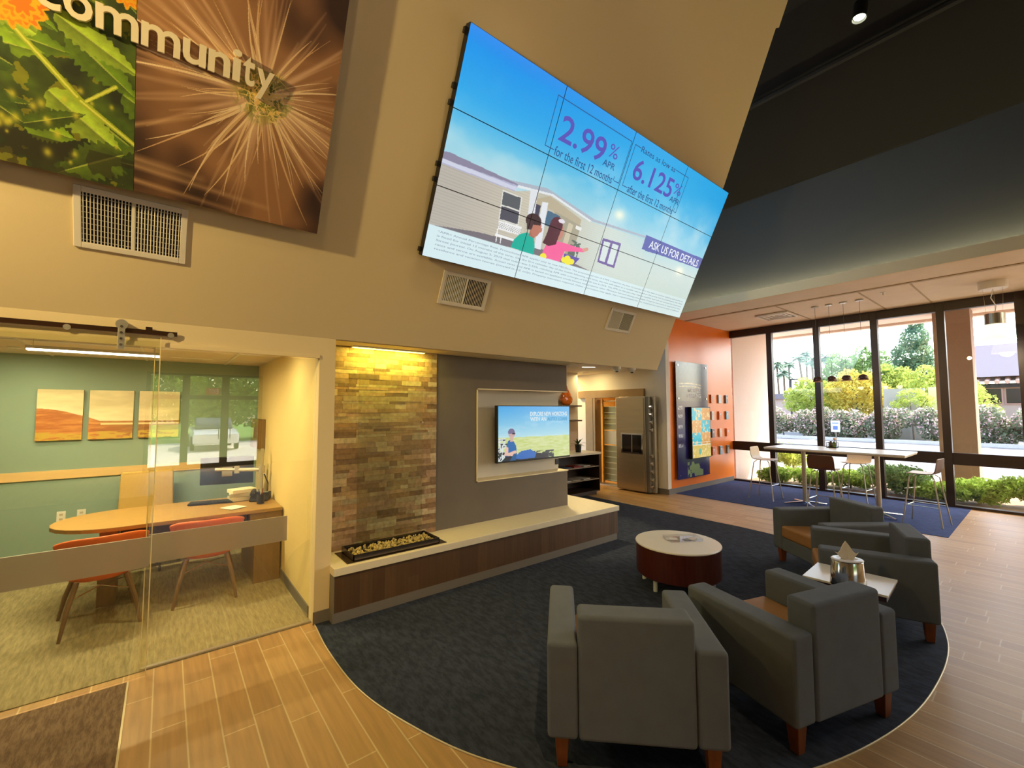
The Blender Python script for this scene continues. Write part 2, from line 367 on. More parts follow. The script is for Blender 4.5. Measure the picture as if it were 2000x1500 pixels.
# leaning wall: local x, s (up the slope), n (into the room)
LEAN = (R(115.78), 0, 0); L0 = Vector((0, 3.85, 2.36)); LM = Matrix.Translation(L0) @ Euler(LEAN).to_matrix().to_4x4()
def onlean(o, u=0, s=0, n=0):
    o.location = LM @ Vector((u, s, n)); o.rotation_euler = LEAN; ORG[o.name] = Vector((0, 0, 0)); return o
lw = prism(NB(), [(-6, 0), (5.99, 0), (5.86, 2.73), (5.66, 4.5), (5.72, 4.52), (5.66, 5.05), (-6, 5.05)], -.14, 0)
o = struct('wall_leaning', lw, PAINT); onlean(o)
struct('ceiling_soffit', B((1.13, 3.9, 2.36), (4.33, 4.42, 2.6)), PAINT)
# back nook: low ceiling, white wall, vault wall
nc = NB(); prism(nc, [(1.13, 4.42), (4.33, 4.42), (4.33, 3.98), (5.9, 3.98), (5.9, 5.3), (8.1, 5.3), (8.1, 8.8), (1.13, 8.8)], 2.6, 2.7); struct('ceiling_nook', nc, PAINTW)
struct('wall_nook_back', B((1.13, 6.9, 0), (7.48, 7.02, 2.6)), PAINTW)
struct('wall_nook_above', B((5.9, 5.3, 2.7), (8.1, 5.4, 6.9)), DARK)
vw = NB()
box(vw, (8.1, 5.0, 0), (8.22, 5.62, 6.2)); box(vw, (8.1, 7.06, 0), (8.22, 8.8, 6.2)); box(vw, (8.1, 5.62, 2.2), (8.22, 7.06, 6.2)); struct('wall_vault', vw, PAINTW)
struct('wall_hall_end', B((7.3, 8.8, 0), (8.22, 8.9, 2.7)), mat('hall wall yellow', rgb(236, 196, 110), .7))
struct('wall_orange', B((8.22, 5.0, 0), (11.05, 5.12, 3.72)), ORANGE)
o2 = NB(); box(o2, (8.1, 4.985, 0), (10.99, 5.0, .11)); struct('baseboard_orange', o2, BASEB)
struct('baseboard_vault', B((8.085, 5.0, 0), (8.1, 5.24, .11)), BASEB)
vr = NB(); box(vr, (10.2, 5.12, 0), (10.3, 8.0, 2.3)); box(vr, (8.22, 8.0, 0), (10.3, 8.1, 2.3)); box(vr, (8.22, 5.12, 2.2), (10.3, 8.1, 2.3)); struct('wall_vault_room', vr, mat('vault room paint', rgb(224, 190, 116), .7))
# window side
struct('ceiling_window_side', B((8.15, -8.4, 3.70), (11.15, 5.12, 3.78)), CEIL)
g = NB(); box(g, (8.87, -8.4, 3.688), (8.95, 5.0, 3.70))
for y in (3.2, 1.95, 1.3, .1, -1.1): box(g, (8.95, y-.012, 3.693), (10.98, y+.012, 3.70))
struct('trim_5', g, mat('ceiling reveal', rgb(176, 152, 112), .7))
struct('trim_6', B((8.1, -8.4, 3.70), (8.15, 5.0, 3.87)), PAINT)
struct('wall_teal_upper', B((8.5, -8.4, 3.78), (8.6, 5.4, 5.72)), TEALD)
dc = NB(); prism(dc, [(8.6, 5.70), (8.6, 5.86), (6.2, 7.05), (-6, 7.05), (-6, 6.9), (6.15, 6.9), (8.45, 5.70)], -8.4, 5.4, 'y'); struct('ceiling_dark', dc, DARK)
# a dark pipe run under the dark ceiling
struct('trim_7', tube(NB(), [(6.9, -8.3, 6.42), (6.9, 5.2, 6.42)], .045), mat('black conduit', rgb(17, 14, 12), .8))
YM = [4.10, 3.155, 2.17, 1.215, .27]; prev = 5.0
def bay(nm, y1, y0, last=.055):
    f = NB(); x0, x1 = 10.99, 11.12
    box(f, (x0, y0-.055, 0), (x1, y0+last, 3.7)); box(f, (x0, y0+last, 3.53), (x1, y1, 3.7)); box(f, (x0+.01, y0+last, .755), (x1-.01, y1, .965)); box(f, (x0, y0+last, 0), (x1, y1, .045))
    o = struct(nm, f, BRONZE, bevel=.004)
    p = NB(); box(p, (11.05, y0+.04, .04), (11.06, y1, .76)); box(p, (11.05, y0+.04, .96), (11.06, y1, 3.54)); obj('window_pane', p, GLASS, o)
for i, y in enumerate(YM): bay('window_%d' % (i+1), prev-.055 if i else 5.0, y); prev = y
struct('wall_window_column', B((10.97, -.15, 0), (11.14, .215, 3.7)), BRONZE)
prev = -.1
for i, y in enumerate((-1.6, -3.1, -4.6)): bay('window_%d' % (i+6), prev, y); prev = y-.055  # unseen bays past the column, added to let in more daylight
struct('wall_window_end', B((10.99, -8.4, 0), (11.12, -4.66, 3.7)), PAINT)
# unseen sides of the lobby, seen in the glass reflections
struct('wall_left', B((-6.1, -8.4, 0), (-6, 3.99, 7.0)), PAINT)
fw = NB(); box(fw, (-6, -8.5, 0), (-.45, -8.4, 7)); box(fw, (2.47, -8.5, 0), (11.15, -8.4, 7)); box(fw, (-.45, -8.5, 2.85), (2.47, -8.4, 7)); struct('wall_front', fw, PAINT)
def storebay(nm, x0, x1, door=False):
    f = NB()
    for x in (x0, x1): box(f, (x-.05, -8.48, 0), (x+.05, -8.38, 2.85))
    box(f, (x0, -8.48, 2.08), (x1, -8.38, 2.2)); box(f, (x0, -8.48, 2.78), (x1, -8.38, 2.85)); box(f, (x0, -8.48, 0), (x1, -8.38, .12))
    o = struct(nm, f, BRONZE); obj('window_pane', B((x0, -8.43, .1), (x1, -8.42, 2.8)), GLASS, o)
    if door:
        h = NB(); xx = door; tube(h, [(xx, -8.38, .85), (xx, -8.3, .85), (xx, -8.3, 1.15), (xx, -8.38, 1.15)], .012); obj('door_handle', h, STEEL, o)
storebay('window_9', -.4, .42); storebay('door_1', .5, 1.4, 1.3); storebay('door_2', 1.5, 2.42, 1.6)

# ================================================================= OUTDOORS (ground, building parts)
struct('ground_parking', B((16.2, -30, -.3), (90, 45, -.1)), mat('pale asphalt', rgb(118, 114, 112), .9, noise=.06, nscale=3))
struct('ground_planting', B((11.15, -30, -.3), (14.6, 6.4, -.06)), mat('mulch soil', rgb(150, 120, 90), .95, noise=.3, nscale=10))
struct('ground_walk', B((14.6, -30, -.3), (16.2, 45, -.04)), mat('pale concrete', rgb(222, 210, 196), .85, noise=.04))
struct('ground_side', B((11.15, 6.4, -.3), (14.6, 45, -.07)), MATS['pale concrete'])
st = NB()
for y0 in (-3.2, -.3, 2.75, 5.65, 8.7, 11.8): prism(st, [(23.5, y0-.05), (30.8, y0+.35), (30.8, y0+.5), (23.5, y0+.1)], -.1, -.09)
struct('trim_8', st, mat('white road paint', rgb(240, 238, 232), .7))
struct('trim_9', B((30.9, -10, -.1), (31.2, 30, .08)), MATS['pale concrete'])
STUCCO = mat('pale pink stucco', rgb(222, 200, 186), .85, noise=.04, nscale=30, bump=.3, bscale=150)
TANST = mat('tan stucco column', rgb(158, 128, 106), .85, noise=.04, nscale=30, bump=.3, bscale=150)
struct('wall_fin_outside', B((11.13, 5.0, -.1), (13.4, 5.3, 3.9)), STUCCO)
struct('wall_column_outside', B((13.2, 1.01, -.1), (13.8, 1.585, 3.9)), TANST)
sf = NB(); box(sf, (11.12, -10, 3.9), (14.3, 7, 4.0)); box(sf, (14.2, -10, 3.84), (14.4, 7, 4.4)); struct('ceiling_eave', sf, STUCCO)
struct('wall_parapet', B((11.0, -8.6, 3.78), (11.2, 6, 4.4)), STUCCO)
struct('ground_front', B((-30, -60, -.3), (11.15, -8.5, -.05)), MATS['pale concrete'])
struct('ground_lawn', B((-30, -60, -.05), (11, -22, -.02)), mat('sunny lawn', rgb(120, 160, 50), .9, noise=.2, nscale=4))

# ================================================================= BENCH, STONE, PANEL
t = thing('display_bench', 'long low walnut-clad bench ledge with cream stone top running under the stone wall', 'bench', (1.12, 3.74, 0))
obj('toe_kick', B((1.12, 3.745, 0.0061), (4.80, 4.7, .088)), BASEB, t)
obj('cladding', B((1.13, 3.745, .088), (4.82, 4.7, .385)), BENCHW, t)
obj('end_panel', B((1.122, 3.742, .088), (1.13, 3.85, .385)), BASEB, t)
obj('stone_top', B((1.12, 3.73, .385), (4.84, 4.74, .45)), QUARTZ, t, bevel=.004)
# stone ledger wall as real blocks
def ledger():
    rs = np.random.RandomState(3); V = []; Fq = []; Cc = []
    pal = [C(192, 166, 122), C(184, 152, 108), C(172, 136, 96), C(196, 172, 132), C(152, 118, 82), C(188, 152, 118), C(138, 110, 80), C(202, 180, 142), C(178, 146, 108)]
    z = .45
    while z < 2.355:
        h = rs.choice([.026, .05, .05, .036]); h = min(h, 2.36-z); x = 1.135
        while x < 2.3:
            L = rs.choice([.08, .12, .17, .22, .3]); x1 = min(x+L, 2.3)
            if 2.3-x1 < .04: x1 = 2.3
            d = rs.uniform(0.0, .005); g = .0005; y0 = 4.19-d; k = len(V)
            c = pal[rs.randint(len(pal))]*rs.uniform(.86, 1.06)
            for (a, b, e) in ((x+g, y0, z+g), (x1-g, y0, z+g), (x1-g, 4.23, z+g), (x+g, 4.23, z+g), (x+g, y0, z+h-g), (x1-g, y0, z+h-g), (x1-g, 4.23, z+h-g), (x+g, 4.23, z+h-g)):
                V.append((a, b, e)); Cc.append(c)
            for f in ((0, 1, 5, 4), (1, 2, 6, 5), (3, 0, 4, 7), (4, 5, 6, 7), (0, 3, 2, 1)): Fq.append([k+i for i in f])
            x = x1
        z += h
    k = len(V)
    return npmesh('stone_cladding', V, Fq, Cc)
wst = struct('wall_stone', B((1.13, 4.215, .45), (2.3, 4.36, 2.36)), mat('stone mortar', rgb(140, 110, 74), .9))
obj('stone_cladding', ledger(), vmat('split ledger stone', rough=.8, noise=.22), wst)
gp = NB(); hole_slab(gp, (2.3, .45, 4.33, 2.36), (2.84, .92, 4.33, 1.99), 4.2, 4.42, 'y')
wp = struct('wall_grey_panel', gp, GREYP)
obj('niche_back', B((2.84, 4.375, .92), (4.33, 4.42, 1.99)), PAINTW, wp)
nf = NB(); box(nf, (2.83, 4.19, .912), (4.34, 4.375, .925)); box(nf, (2.83, 4.19, 1.985), (4.34, 4.375, 1.998)); box(nf, (2.83, 4.19, .912), (2.843, 4.375, 1.998)); obj('niche_trim', nf, mat('cream niche trim', rgb(232, 216, 180), .5), wp)
t = thing('water_feature', 'tall clear glass water sheet standing before the stacked stone wall', 'glass panel', (1.78, 4.1, .45))
obj('glass_sheet', B((1.42, 4.085, .5), (2.085, 4.095, 2.1)), glass('water sheet glass', (.93, .95, .90, 1), f0=.06), t)
obj('clamp', cyl(NB(), (2.075, 4.07, 1.62), (2.075, 4.11, 1.62), .012), CHROME, t); obj('clamp', cyl(NB(), (1.43, 4.07, 1.62), (1.43, 4.11, 1.62), .012), CHROME, t)
# trough with pebbles
t = thing('pebble_trough', 'long steel trough filled with pebbles at the foot of the stone wall', 'trough', (1.75, 3.97, .45))
tr = NB(); x0, x1, y0, y1, z0, z1 = 1.3, 2.13, 3.80, 4.12, .45, .505; th = .008
box(tr, (x0, y0, z0), (x1, y1, z0+.01)); box(tr, (x0, y0, z0), (x1, y0+th, z1)); box(tr, (x0, y1-th, z0), (x1, y1, z1)); box(tr, (x0, y0, z0), (x0+th, y1, z1)); box(tr, (x1-th, y0, z0), (x1, y1, z1))
obj('tray', tr, mat('dark steel tray', rgb(112, 104, 104), .25, metal=.9), t)
obj('mirror_base', B((1.24, 3.775, .4505), (2.2, 4.13, .4535)), mat('dark glass base', rgb(60, 48, 34), .12), t)
rs = random.Random(5); pb = NB()
for i in range(420):
    r = rs.uniform(.008, .016); c = (rs.uniform(x0+.02, x1-.02), rs.uniform(y0+.02, y1-.06), z0+.022+rs.uniform(0, .026))
    m_ = Matrix.Translation(c) @ Euler((rs.random()*3, rs.random()*3, rs.random()*3)).to_matrix().to_4x4() @ Matrix.Diagonal((1.3, 1, .7, 1))
    bmesh.ops.create_icosphere(pb, subdivisions=1, radius=r, matrix=m_)
obj('pebbles', pb, mat('river pebbles', rgb(176, 156, 96), .5, noise=.6, nscale=40), t, smooth=True, kind='stuff')
lt = thing('accent_light', 'yellow LED strip washing down the top of the stone wall', 'light', (1.73, 4.12, 2.34))
obj('housing', B((1.36, 4.10, 2.345), (2.12, 4.16, 2.36)), WHITEP, lt); obj('led_strip', B((1.37, 4.11, 2.34), (2.11, 4.15, 2.345)), emat('yellow led', (1, .85, .12, 1), 8), lt)
light('stone_light', 'AREA', (1.74, 4.06, 2.335), 8, (1, .84, .10), (1.74, 4.19, 1.7), shape='RECTANGLE', size=.72, size_y=.03)
# ================================================================= TV in the niche
def tvfn(u, v):
    s = (v-1.105)/.69; x = (u-3.14)/1.25
    top = C(60, 160, 225); mid = C(170, 215, 228); a = mixc(np.tile(mid, (len(u), 1)), top, (s-.45)/.55)
    a = a + ((1-x)*(s)*.0)[:, None]
    cl = vnoise(x, s*2, 5); a = mixc(a, C(225, 238, 238), (cl-.5)*2*np.clip(1.1-s, 0, 1))
    f = s < .42+.02*vnoise(x, s, 9); g = mixc(np.tile(C(188, 205, 120), (len(u), 1)), C(225, 228, 190), vnoise(x, s*3, 14)*1.1-.2); put(a, f, g)
    g2 = (s < .30) & (s < .45-.35*x); put(a, (s < .16) & (vnoise(x, s*2, 20) > .42) & (x < .75), C(60, 66, 74))
    W = lambda pts: inpoly(x, s, pts)
    put(a, (x < .1) & (s < .42) & (vnoise(x*2, s, 25) > .35), C(214, 222, 220)); put(a, (x < .12) & (s < .40) & (vnoise(x*2, s, 25) > .6), C(50, 60, 60))
    put(a, W([(.03, .0), (.6, .0), (.7, .08), (.5, .13), (.1, .1)]), C(46, 50, 58))
    put(a, W([(.10, .1), (.11, .3), (.13, .38), (.17, .40), (.2, .36), (.23, .28), (.24, .12)]), C(30, 104, 170))
    put(a, W([(.10, .28), (.08, .12), (.2, .10), (.24, .17), (.22, .2), (.13, .16), (.13, .26)]), C(226, 186, 168))
    put(a, W([(.18, .06), (.3, .18), (.42, .2), (.5, .12), (.48, .04), (.3, .03)]), C(52, 108, 184)); put(a, W([(.14, .0), (.2, .14), (.24, .14), (.22, 0)]), C(36, 92, 140))
    put(a, ((x-.175)/.042)**2+((s-.50)/.075)**2 < 1, C(196, 160, 160)); put(a, (((x-.17)/.042)**2+((s-.53)/.065)**2 < 1) & (s > .5), C(110, 104, 140)); put(a, W([(.155, .36), (.155, .46), (.2, .46), (.19, .36)]), C(205, 170, 160)); put(a, W([(.18, .49), (.22, .49), (.22, .515), (.18, .515)]), C(40, 40, 50))
    return a
t = thing('television', 'wall-mounted television in the grey niche showing a seated man in a field', 'television', (3.77, 4.25, 1.45))
obj('casing', B((3.135, 4.205, 1.10), (4.39, 4.26, 1.80)), BLACK, t, bevel=.004)
obj('wall_bracket', B((3.5, 4.26, 1.25), (4.0, 4.374, 1.6)), BLACK, t)
me = print_grid('screen', 3.15, 4.38, 1.12, 1.79, 260, 150, tvfn, lambda u, v: np.stack([u-3.77, 0*u+4.2035-4.25, v-1.45], 1))
obj('screen', me, vmat('tv screen glow', True, strength=1.0), t)
fr = lambda u, v, n: np.stack([u, 4.2025-n*0, v], 1)
TXW = emat('pale screen lettering', rgb(226, 238, 240), 1); TXB = emat('blue screen lettering', rgb(110, 172, 212), 1)
fr2 = lambda u, v, n: np.stack([u, 4.201-n, v], 1)
text('screen_text', 'EXPLORE NEW HORIZONS', (3.66, 1.665, 4.33, 1.72), 0, TXW, t, bold=.02, world=fr2)
text('screen_text', 'WITH AN', (3.66, 1.60, 3.94, 1.65), 0, TXW, t, bold=.02, world=fr2); text('screen_text', 'AUTO LOAN', (3.96, 1.60, 4.33, 1.65), 0, TXB, t, bold=.02, world=fr2)
t = tag(obj('wall_plate', B((4.27, 4.362, .985), (4.325, 4.3745, 1.06)), BLACK), 'small dark socket plate low in the niche right of the television', 'wall plate')
# ================================================================= ON THE LEANING WALL
def lthing(name, label, cat, u, s, group=None): return onlean(thing(name, label, cat, group=group), u, s, 0)
def vent(label, u0, u1, s0, s1, nb, gap, depth=.0):
    um, sm = (u0+u1)/2, (s0+s1)/2; t = lthing('wall_vent', label, 'vent', um, sm, 'air vents in the leaning wall'); a, b = (u1-u0)/2, (s1-s0)/2; f = .035
    fr = NB(); hole_slab(fr, (-a, -b, a, b), (-a+f, -b+f, a-f, b-f), .0005, .014, 'z'); obj('frame', fr, PAINTW, t, bevel=.003)
    obj('duct', B((-a+f, -b+f, .0004), (a-f, b-f, .002)), MATTEB, t)
    bl = NB(); n = nb
    for i in range(n):
        x = -a+f+(i+.5)*(2*(a-f))/n
        box(bl, (x-.0018, -b+f, .003), (x+.0018, b-f, .013), rot=(0, gap*(1 if i < n/2 else -1), 0))
    box(bl, (-.006, -b+f, .003), (.006, b-f, .014)); obj('louvers', bl, WHITEP, t)
    if depth:
        cb = NB()
        for j in range(9):
            y = -b+f+(j+.5)*2*(b-f)/9; box(cb, (-a+f, y-.0012, .0025), (a-f, y+.0012, .006))
        obj('crossbars', cb, WHITEP, t)
    return t
vent('large louvered air vent just below the green leaf canvas', -.47, .07, .43, .79, 30, .35, 1)
vent('louvered air vent below the left end of the video wall', 1.995, 2.54, .46, .78, 26, .7)
vent('louvered air vent below the right end of the video wall', 4.46, 4.985, .49, .785, 26, 1.0)

def leaf(u, v, cx, cy, L, W, ang):
    c, s = math.cos(ang), math.sin(ang); x = (u-cx)*c+(v-cy)*s; y = -(u-cx)*s+(v-cy)*c; q = x/L
    prof = np.where((q > 0) & (q < 1), W*np.sqrt(np.clip(q, 0, 1))*(1-np.clip(q, 0, 1))*2.2, -1)
    ser = 1+.12*np.sin(q*70); return (np.abs(y) < prof*ser), y/np.maximum(prof, 1e-4), q
def seg(u, v, a, b, w0, w1):
    a = np.array(a); b = np.array(b); d = b-a; t_ = np.clip(((u-a[0])*d[0]+(v-a[1])*d[1])/(d@d), 0, 1)
    dist = np.hypot(u-a[0]-t_*d[0], v-a[1]-t_*d[1]); return dist < (w0+(w1-w0)*t_), dist, t_
def art_green(u, v):
    n = vnoise(u, v, 6); a = mixc(np.tile(C(34, 42, 8), (len(u), 1)), C(84, 110, 14), (n-.35)*2.2)
    n2 = vnoise(u+5, v, 14); put(a, (n2 > .66), C(170, 160, 24), .55)
    rs = np.random.RandomState(11)
    for i in range(60):
        cx, cy = rs.uniform(-1.4, -.2), rs.uniform(.8, 2.4); m_, y, q = leaf(u, v, cx, cy, rs.uniform(.18, .42), rs.uniform(.05, .11), rs.uniform(-.9, .6)+(math.pi if rs.rand() < .35 else 0))
        base = [C(96, 128, 16), C(126, 160, 28), C(70, 98, 12), C(150, 176, 50), C(52, 74, 14)][rs.randint(5)]
        if cy < 1.05: base = base*.62
        cc = base[None, :]*(1.0+.25*np.sign(y)*np.clip(1-np.abs(y), .2, 1))[:, None]; cc = cc*(.85+.3*vnoise(u, v, 40))[:, None]
        put(a, m_, np.clip(cc, 0, 1), .92); put(a, m_ & (np.abs(y) < .05), C(190, 200, 90), .7)
    put(a, (v < 1.0) & (vnoise(u, v, 5) > .42), C(40, 34, 8), .6)
    for i in range(26):
        cx, cy = rs.uniform(-.8, -.25), rs.uniform(.86, 1.3); r = rs.uniform(.008, .022); a = mixc(a, C(206, 196, 60), np.exp(-((u-cx)**2+((v-cy)*.7)**2)/(r*r*.6))*.8)
    for p, q, w0, w1 in (((-.68, 1.50), (-.42, 1.235), .012, .016), ((-.42, 1.235), (-.197, 1.09), .016, .011), ((-1.4, 1.6), (-.9, 1.0), .012, .012), ((-.40, 1.24), (-.28, 1.36), .008, .01)):
        m_, d, t_ = seg(u, v, p, q, w0, w1); put(a, m_, C(160, 176, 36)); put(a, m_ & (d < .005), C(214, 216, 90))
    # marigold heads
    for cx, cy, sc in ((-.66, 1.60, 1), (-.24, 1.86, .8), (-1.1, 1.5, 1.1), (-.95, 2.1, 1.2), (-.55, 2.2, 1)):
        for k in range(16):
            an = k*.785+(.39 if k > 7 else 0); rr = .075*sc if k <= 7 else .04*sc; px, py = cx+rr*math.cos(an), cy+rr*math.sin(an)
            d = np.hypot(u-px, (v-py)); wv = 1+.25*np.sin(np.arctan2(v-py, u-px)*7+k)
            put(a, d < .052*sc*wv, C(232, 170, 14)); put(a, d < .038*sc*wv, C(238, 116+(k*37) % 50, 4))
    return np.clip(a, 0, 1)
def art_burst(u, v):
    cx, cy = .418, 1.60; du, dv = u-cx, v-cy; r = np.hypot(du, dv); th = np.arctan2(dv, du)
    n = vnoise(u, v, 2.2, 3); a = mixc(np.tile(C(58, 34, 20), (len(u), 1)), C(158, 112, 72), (n-.38)*3.2)
    put(a, np.ones_like(u, bool), mixc(a, C(190, 140, 84), np.clip(v-1.55, 0, 1)*(1-np.clip((u+.2)/.5, 0, 1))), 1)
    rs = np.random.RandomState(4)
    # soft far spines
    for i in range(80):
        an = rs.uniform(0, 2*math.pi); L = rs.uniform(.35, 1.1); w = rs.uniform(.012, .035); c, s = math.cos(an), math.sin(an)
        x = du*c+dv*s; y = -du*s+dv*c+.12*rs.uniform(-1, 1)*(x/L)**2*L; q = x/L; k = np.clip(1-np.abs(y)/(w*(1.2-q)+1e-3), 0, 1)*((q > .05) & (q < 1))*(1-np.clip(q, 0, 1)*.5)
        a = mixc(a, C(222, 180, 142), k*.55)
    for sx_, sy_, ex, ey, w in ((-.2, 1.02, .12, 1.0, .03), (-.2, .98, .5, .93, .02), (-.2, .90, .3, .86, .018), (-.2, 1.20, .1, 1.36, .015)):
        m_, d, t_ = seg(u, v, (sx_, sy_), (ex, ey), w, .004); a = mixc(a, C(214, 172, 124), np.clip(1-d/(w*1.3), 0, 1)*.65*(1-t_*.5))
    # sharp spines
    for i in range(120):
        an = rs.uniform(0, 2*math.pi); L = rs.uniform(.12, .55) if i > 26 else rs.uniform(.45, .85); w = rs.uniform(.003, .007) if i > 26 else .008
        c, s = math.cos(an), math.sin(an); r0 = rs.uniform(0, .1); x = du*c+dv*s; y = -du*s+dv*c+rs.uniform(-.5, .5)*np.clip(x, 0, 2)**2
        q = (x-r0)/(L-r0*.5); ww = w*np.clip(1-q, 0, 1)**.6; m_ = (q > 0) & (q < 1) & (np.abs(y) < ww)
        put(a, m_, [C(238, 204, 152), C(224, 182, 132), C(246, 220, 176)][i % 3], .85)
    # green heart with pale stars
    a = mixc(a, C(122, 126, 34), np.clip(1.5-r/.13, 0, 1)*.9*(vnoise(u, v, 26) > .45)); a = mixc(a, C(66, 78, 20), np.clip(1.4-r/.13, 0, 1)*.85*(vnoise(u+3, v, 34) > .6))
    for i in range(170):
        an = rs.uniform(0, 6.28); rr = rs.uniform(0, .15); p = (cx+rr*math.cos(an), cy+rr*math.sin(an)); a2 = rs.uniform(0, 6.28); L = rs.uniform(.02, .07)
        m_, d, t_ = seg(u, v, p, (p[0]+L*math.cos(a2), p[1]+L*math.sin(a2)), .0028, .001); put(a, m_, C(236, 206, 120), .9)
    for i in range(9):
        an = i*.7; p = (cx+.05*math.cos(an)+.01*i-.03, cy-.03+.055*math.sin(an)); put(a, np.hypot(u-p[0], v-p[1]) < .011, C(236, 196, 110))
    return np.clip(a, 0, 1)
def canvas(label, u0, u1, s0, s1, fn, nu, nv):
    um = (u0+u1)/2; t = lthing('wall_canvas', label, 'canvas print', um, s0, 'large canvas prints on the leaning wall')
    obj('stretcher', B((u0-um, 0, .055), (u1-um, s1-s0, .0985)), mat('canvas edge dark', rgb(70, 52, 30), .8), t)
    obj('standoff', B((u0-um+.2, .2, 0.0005), (u1-um-.2, s1-s0-.2, .055)), mat('raw pine batten', rgb(190, 150, 100), .8), t)
    obj('printed_face', print_grid('printed_face', u0, u1, s0, s1, nu, nv, fn, lambda u, v: np.stack([u-um, v-s0, 0*u+.1], 1)), vmat('canvas print %d' % nu, rough=.6), t)
canvas('large canvas print of green leaves with orange marigolds', -1.32, -.199, .834, 2.9, art_green, 420, 700)
canvas('large brown canvas print of a spiny cactus starburst', -.197, .842, .838, 2.9, art_burst, 520, 900)
t = lthing('wall_lettering', 'cream raised lettering reading community across the two canvases', 'lettering', -.05, 1.6)
CRM = mat('cream letter face', rgb(240, 226, 190), .5)
def letters(body, u0, u1, s0, s1):
    cu = bpy.data.curves.new('tmp', 'FONT'); x = None
    # individual letters, advance measured with the built-in face
    adv = dict(c=.50, o=.56, m=.86, u=.57, n=.57, i=.26, t=.35, y=.50); tot = sum(adv[c] for c in body); x = u0; bpy.data.curves.remove(cu)
    for k, c in enumerate(body):
        wd = adv[c]/tot*(u1-u0); xh = s1-s0; b = s0+(x-u0)*.015
        lo = b - (xh*.42 if c == 'y' else .0); hi = b + xh*(1.42 if c == 'i' else 1.35 if c == 't' else 1.0)
        pad = .010
        text('letter', c, (x+pad*.5+.05, lo-1.6, x+wd-pad*.5+.05, hi-1.6), .125, CRM, t, bold=.018, depth=.018); x += wd
letters('community', -.583, .468, 1.605, 1.722)

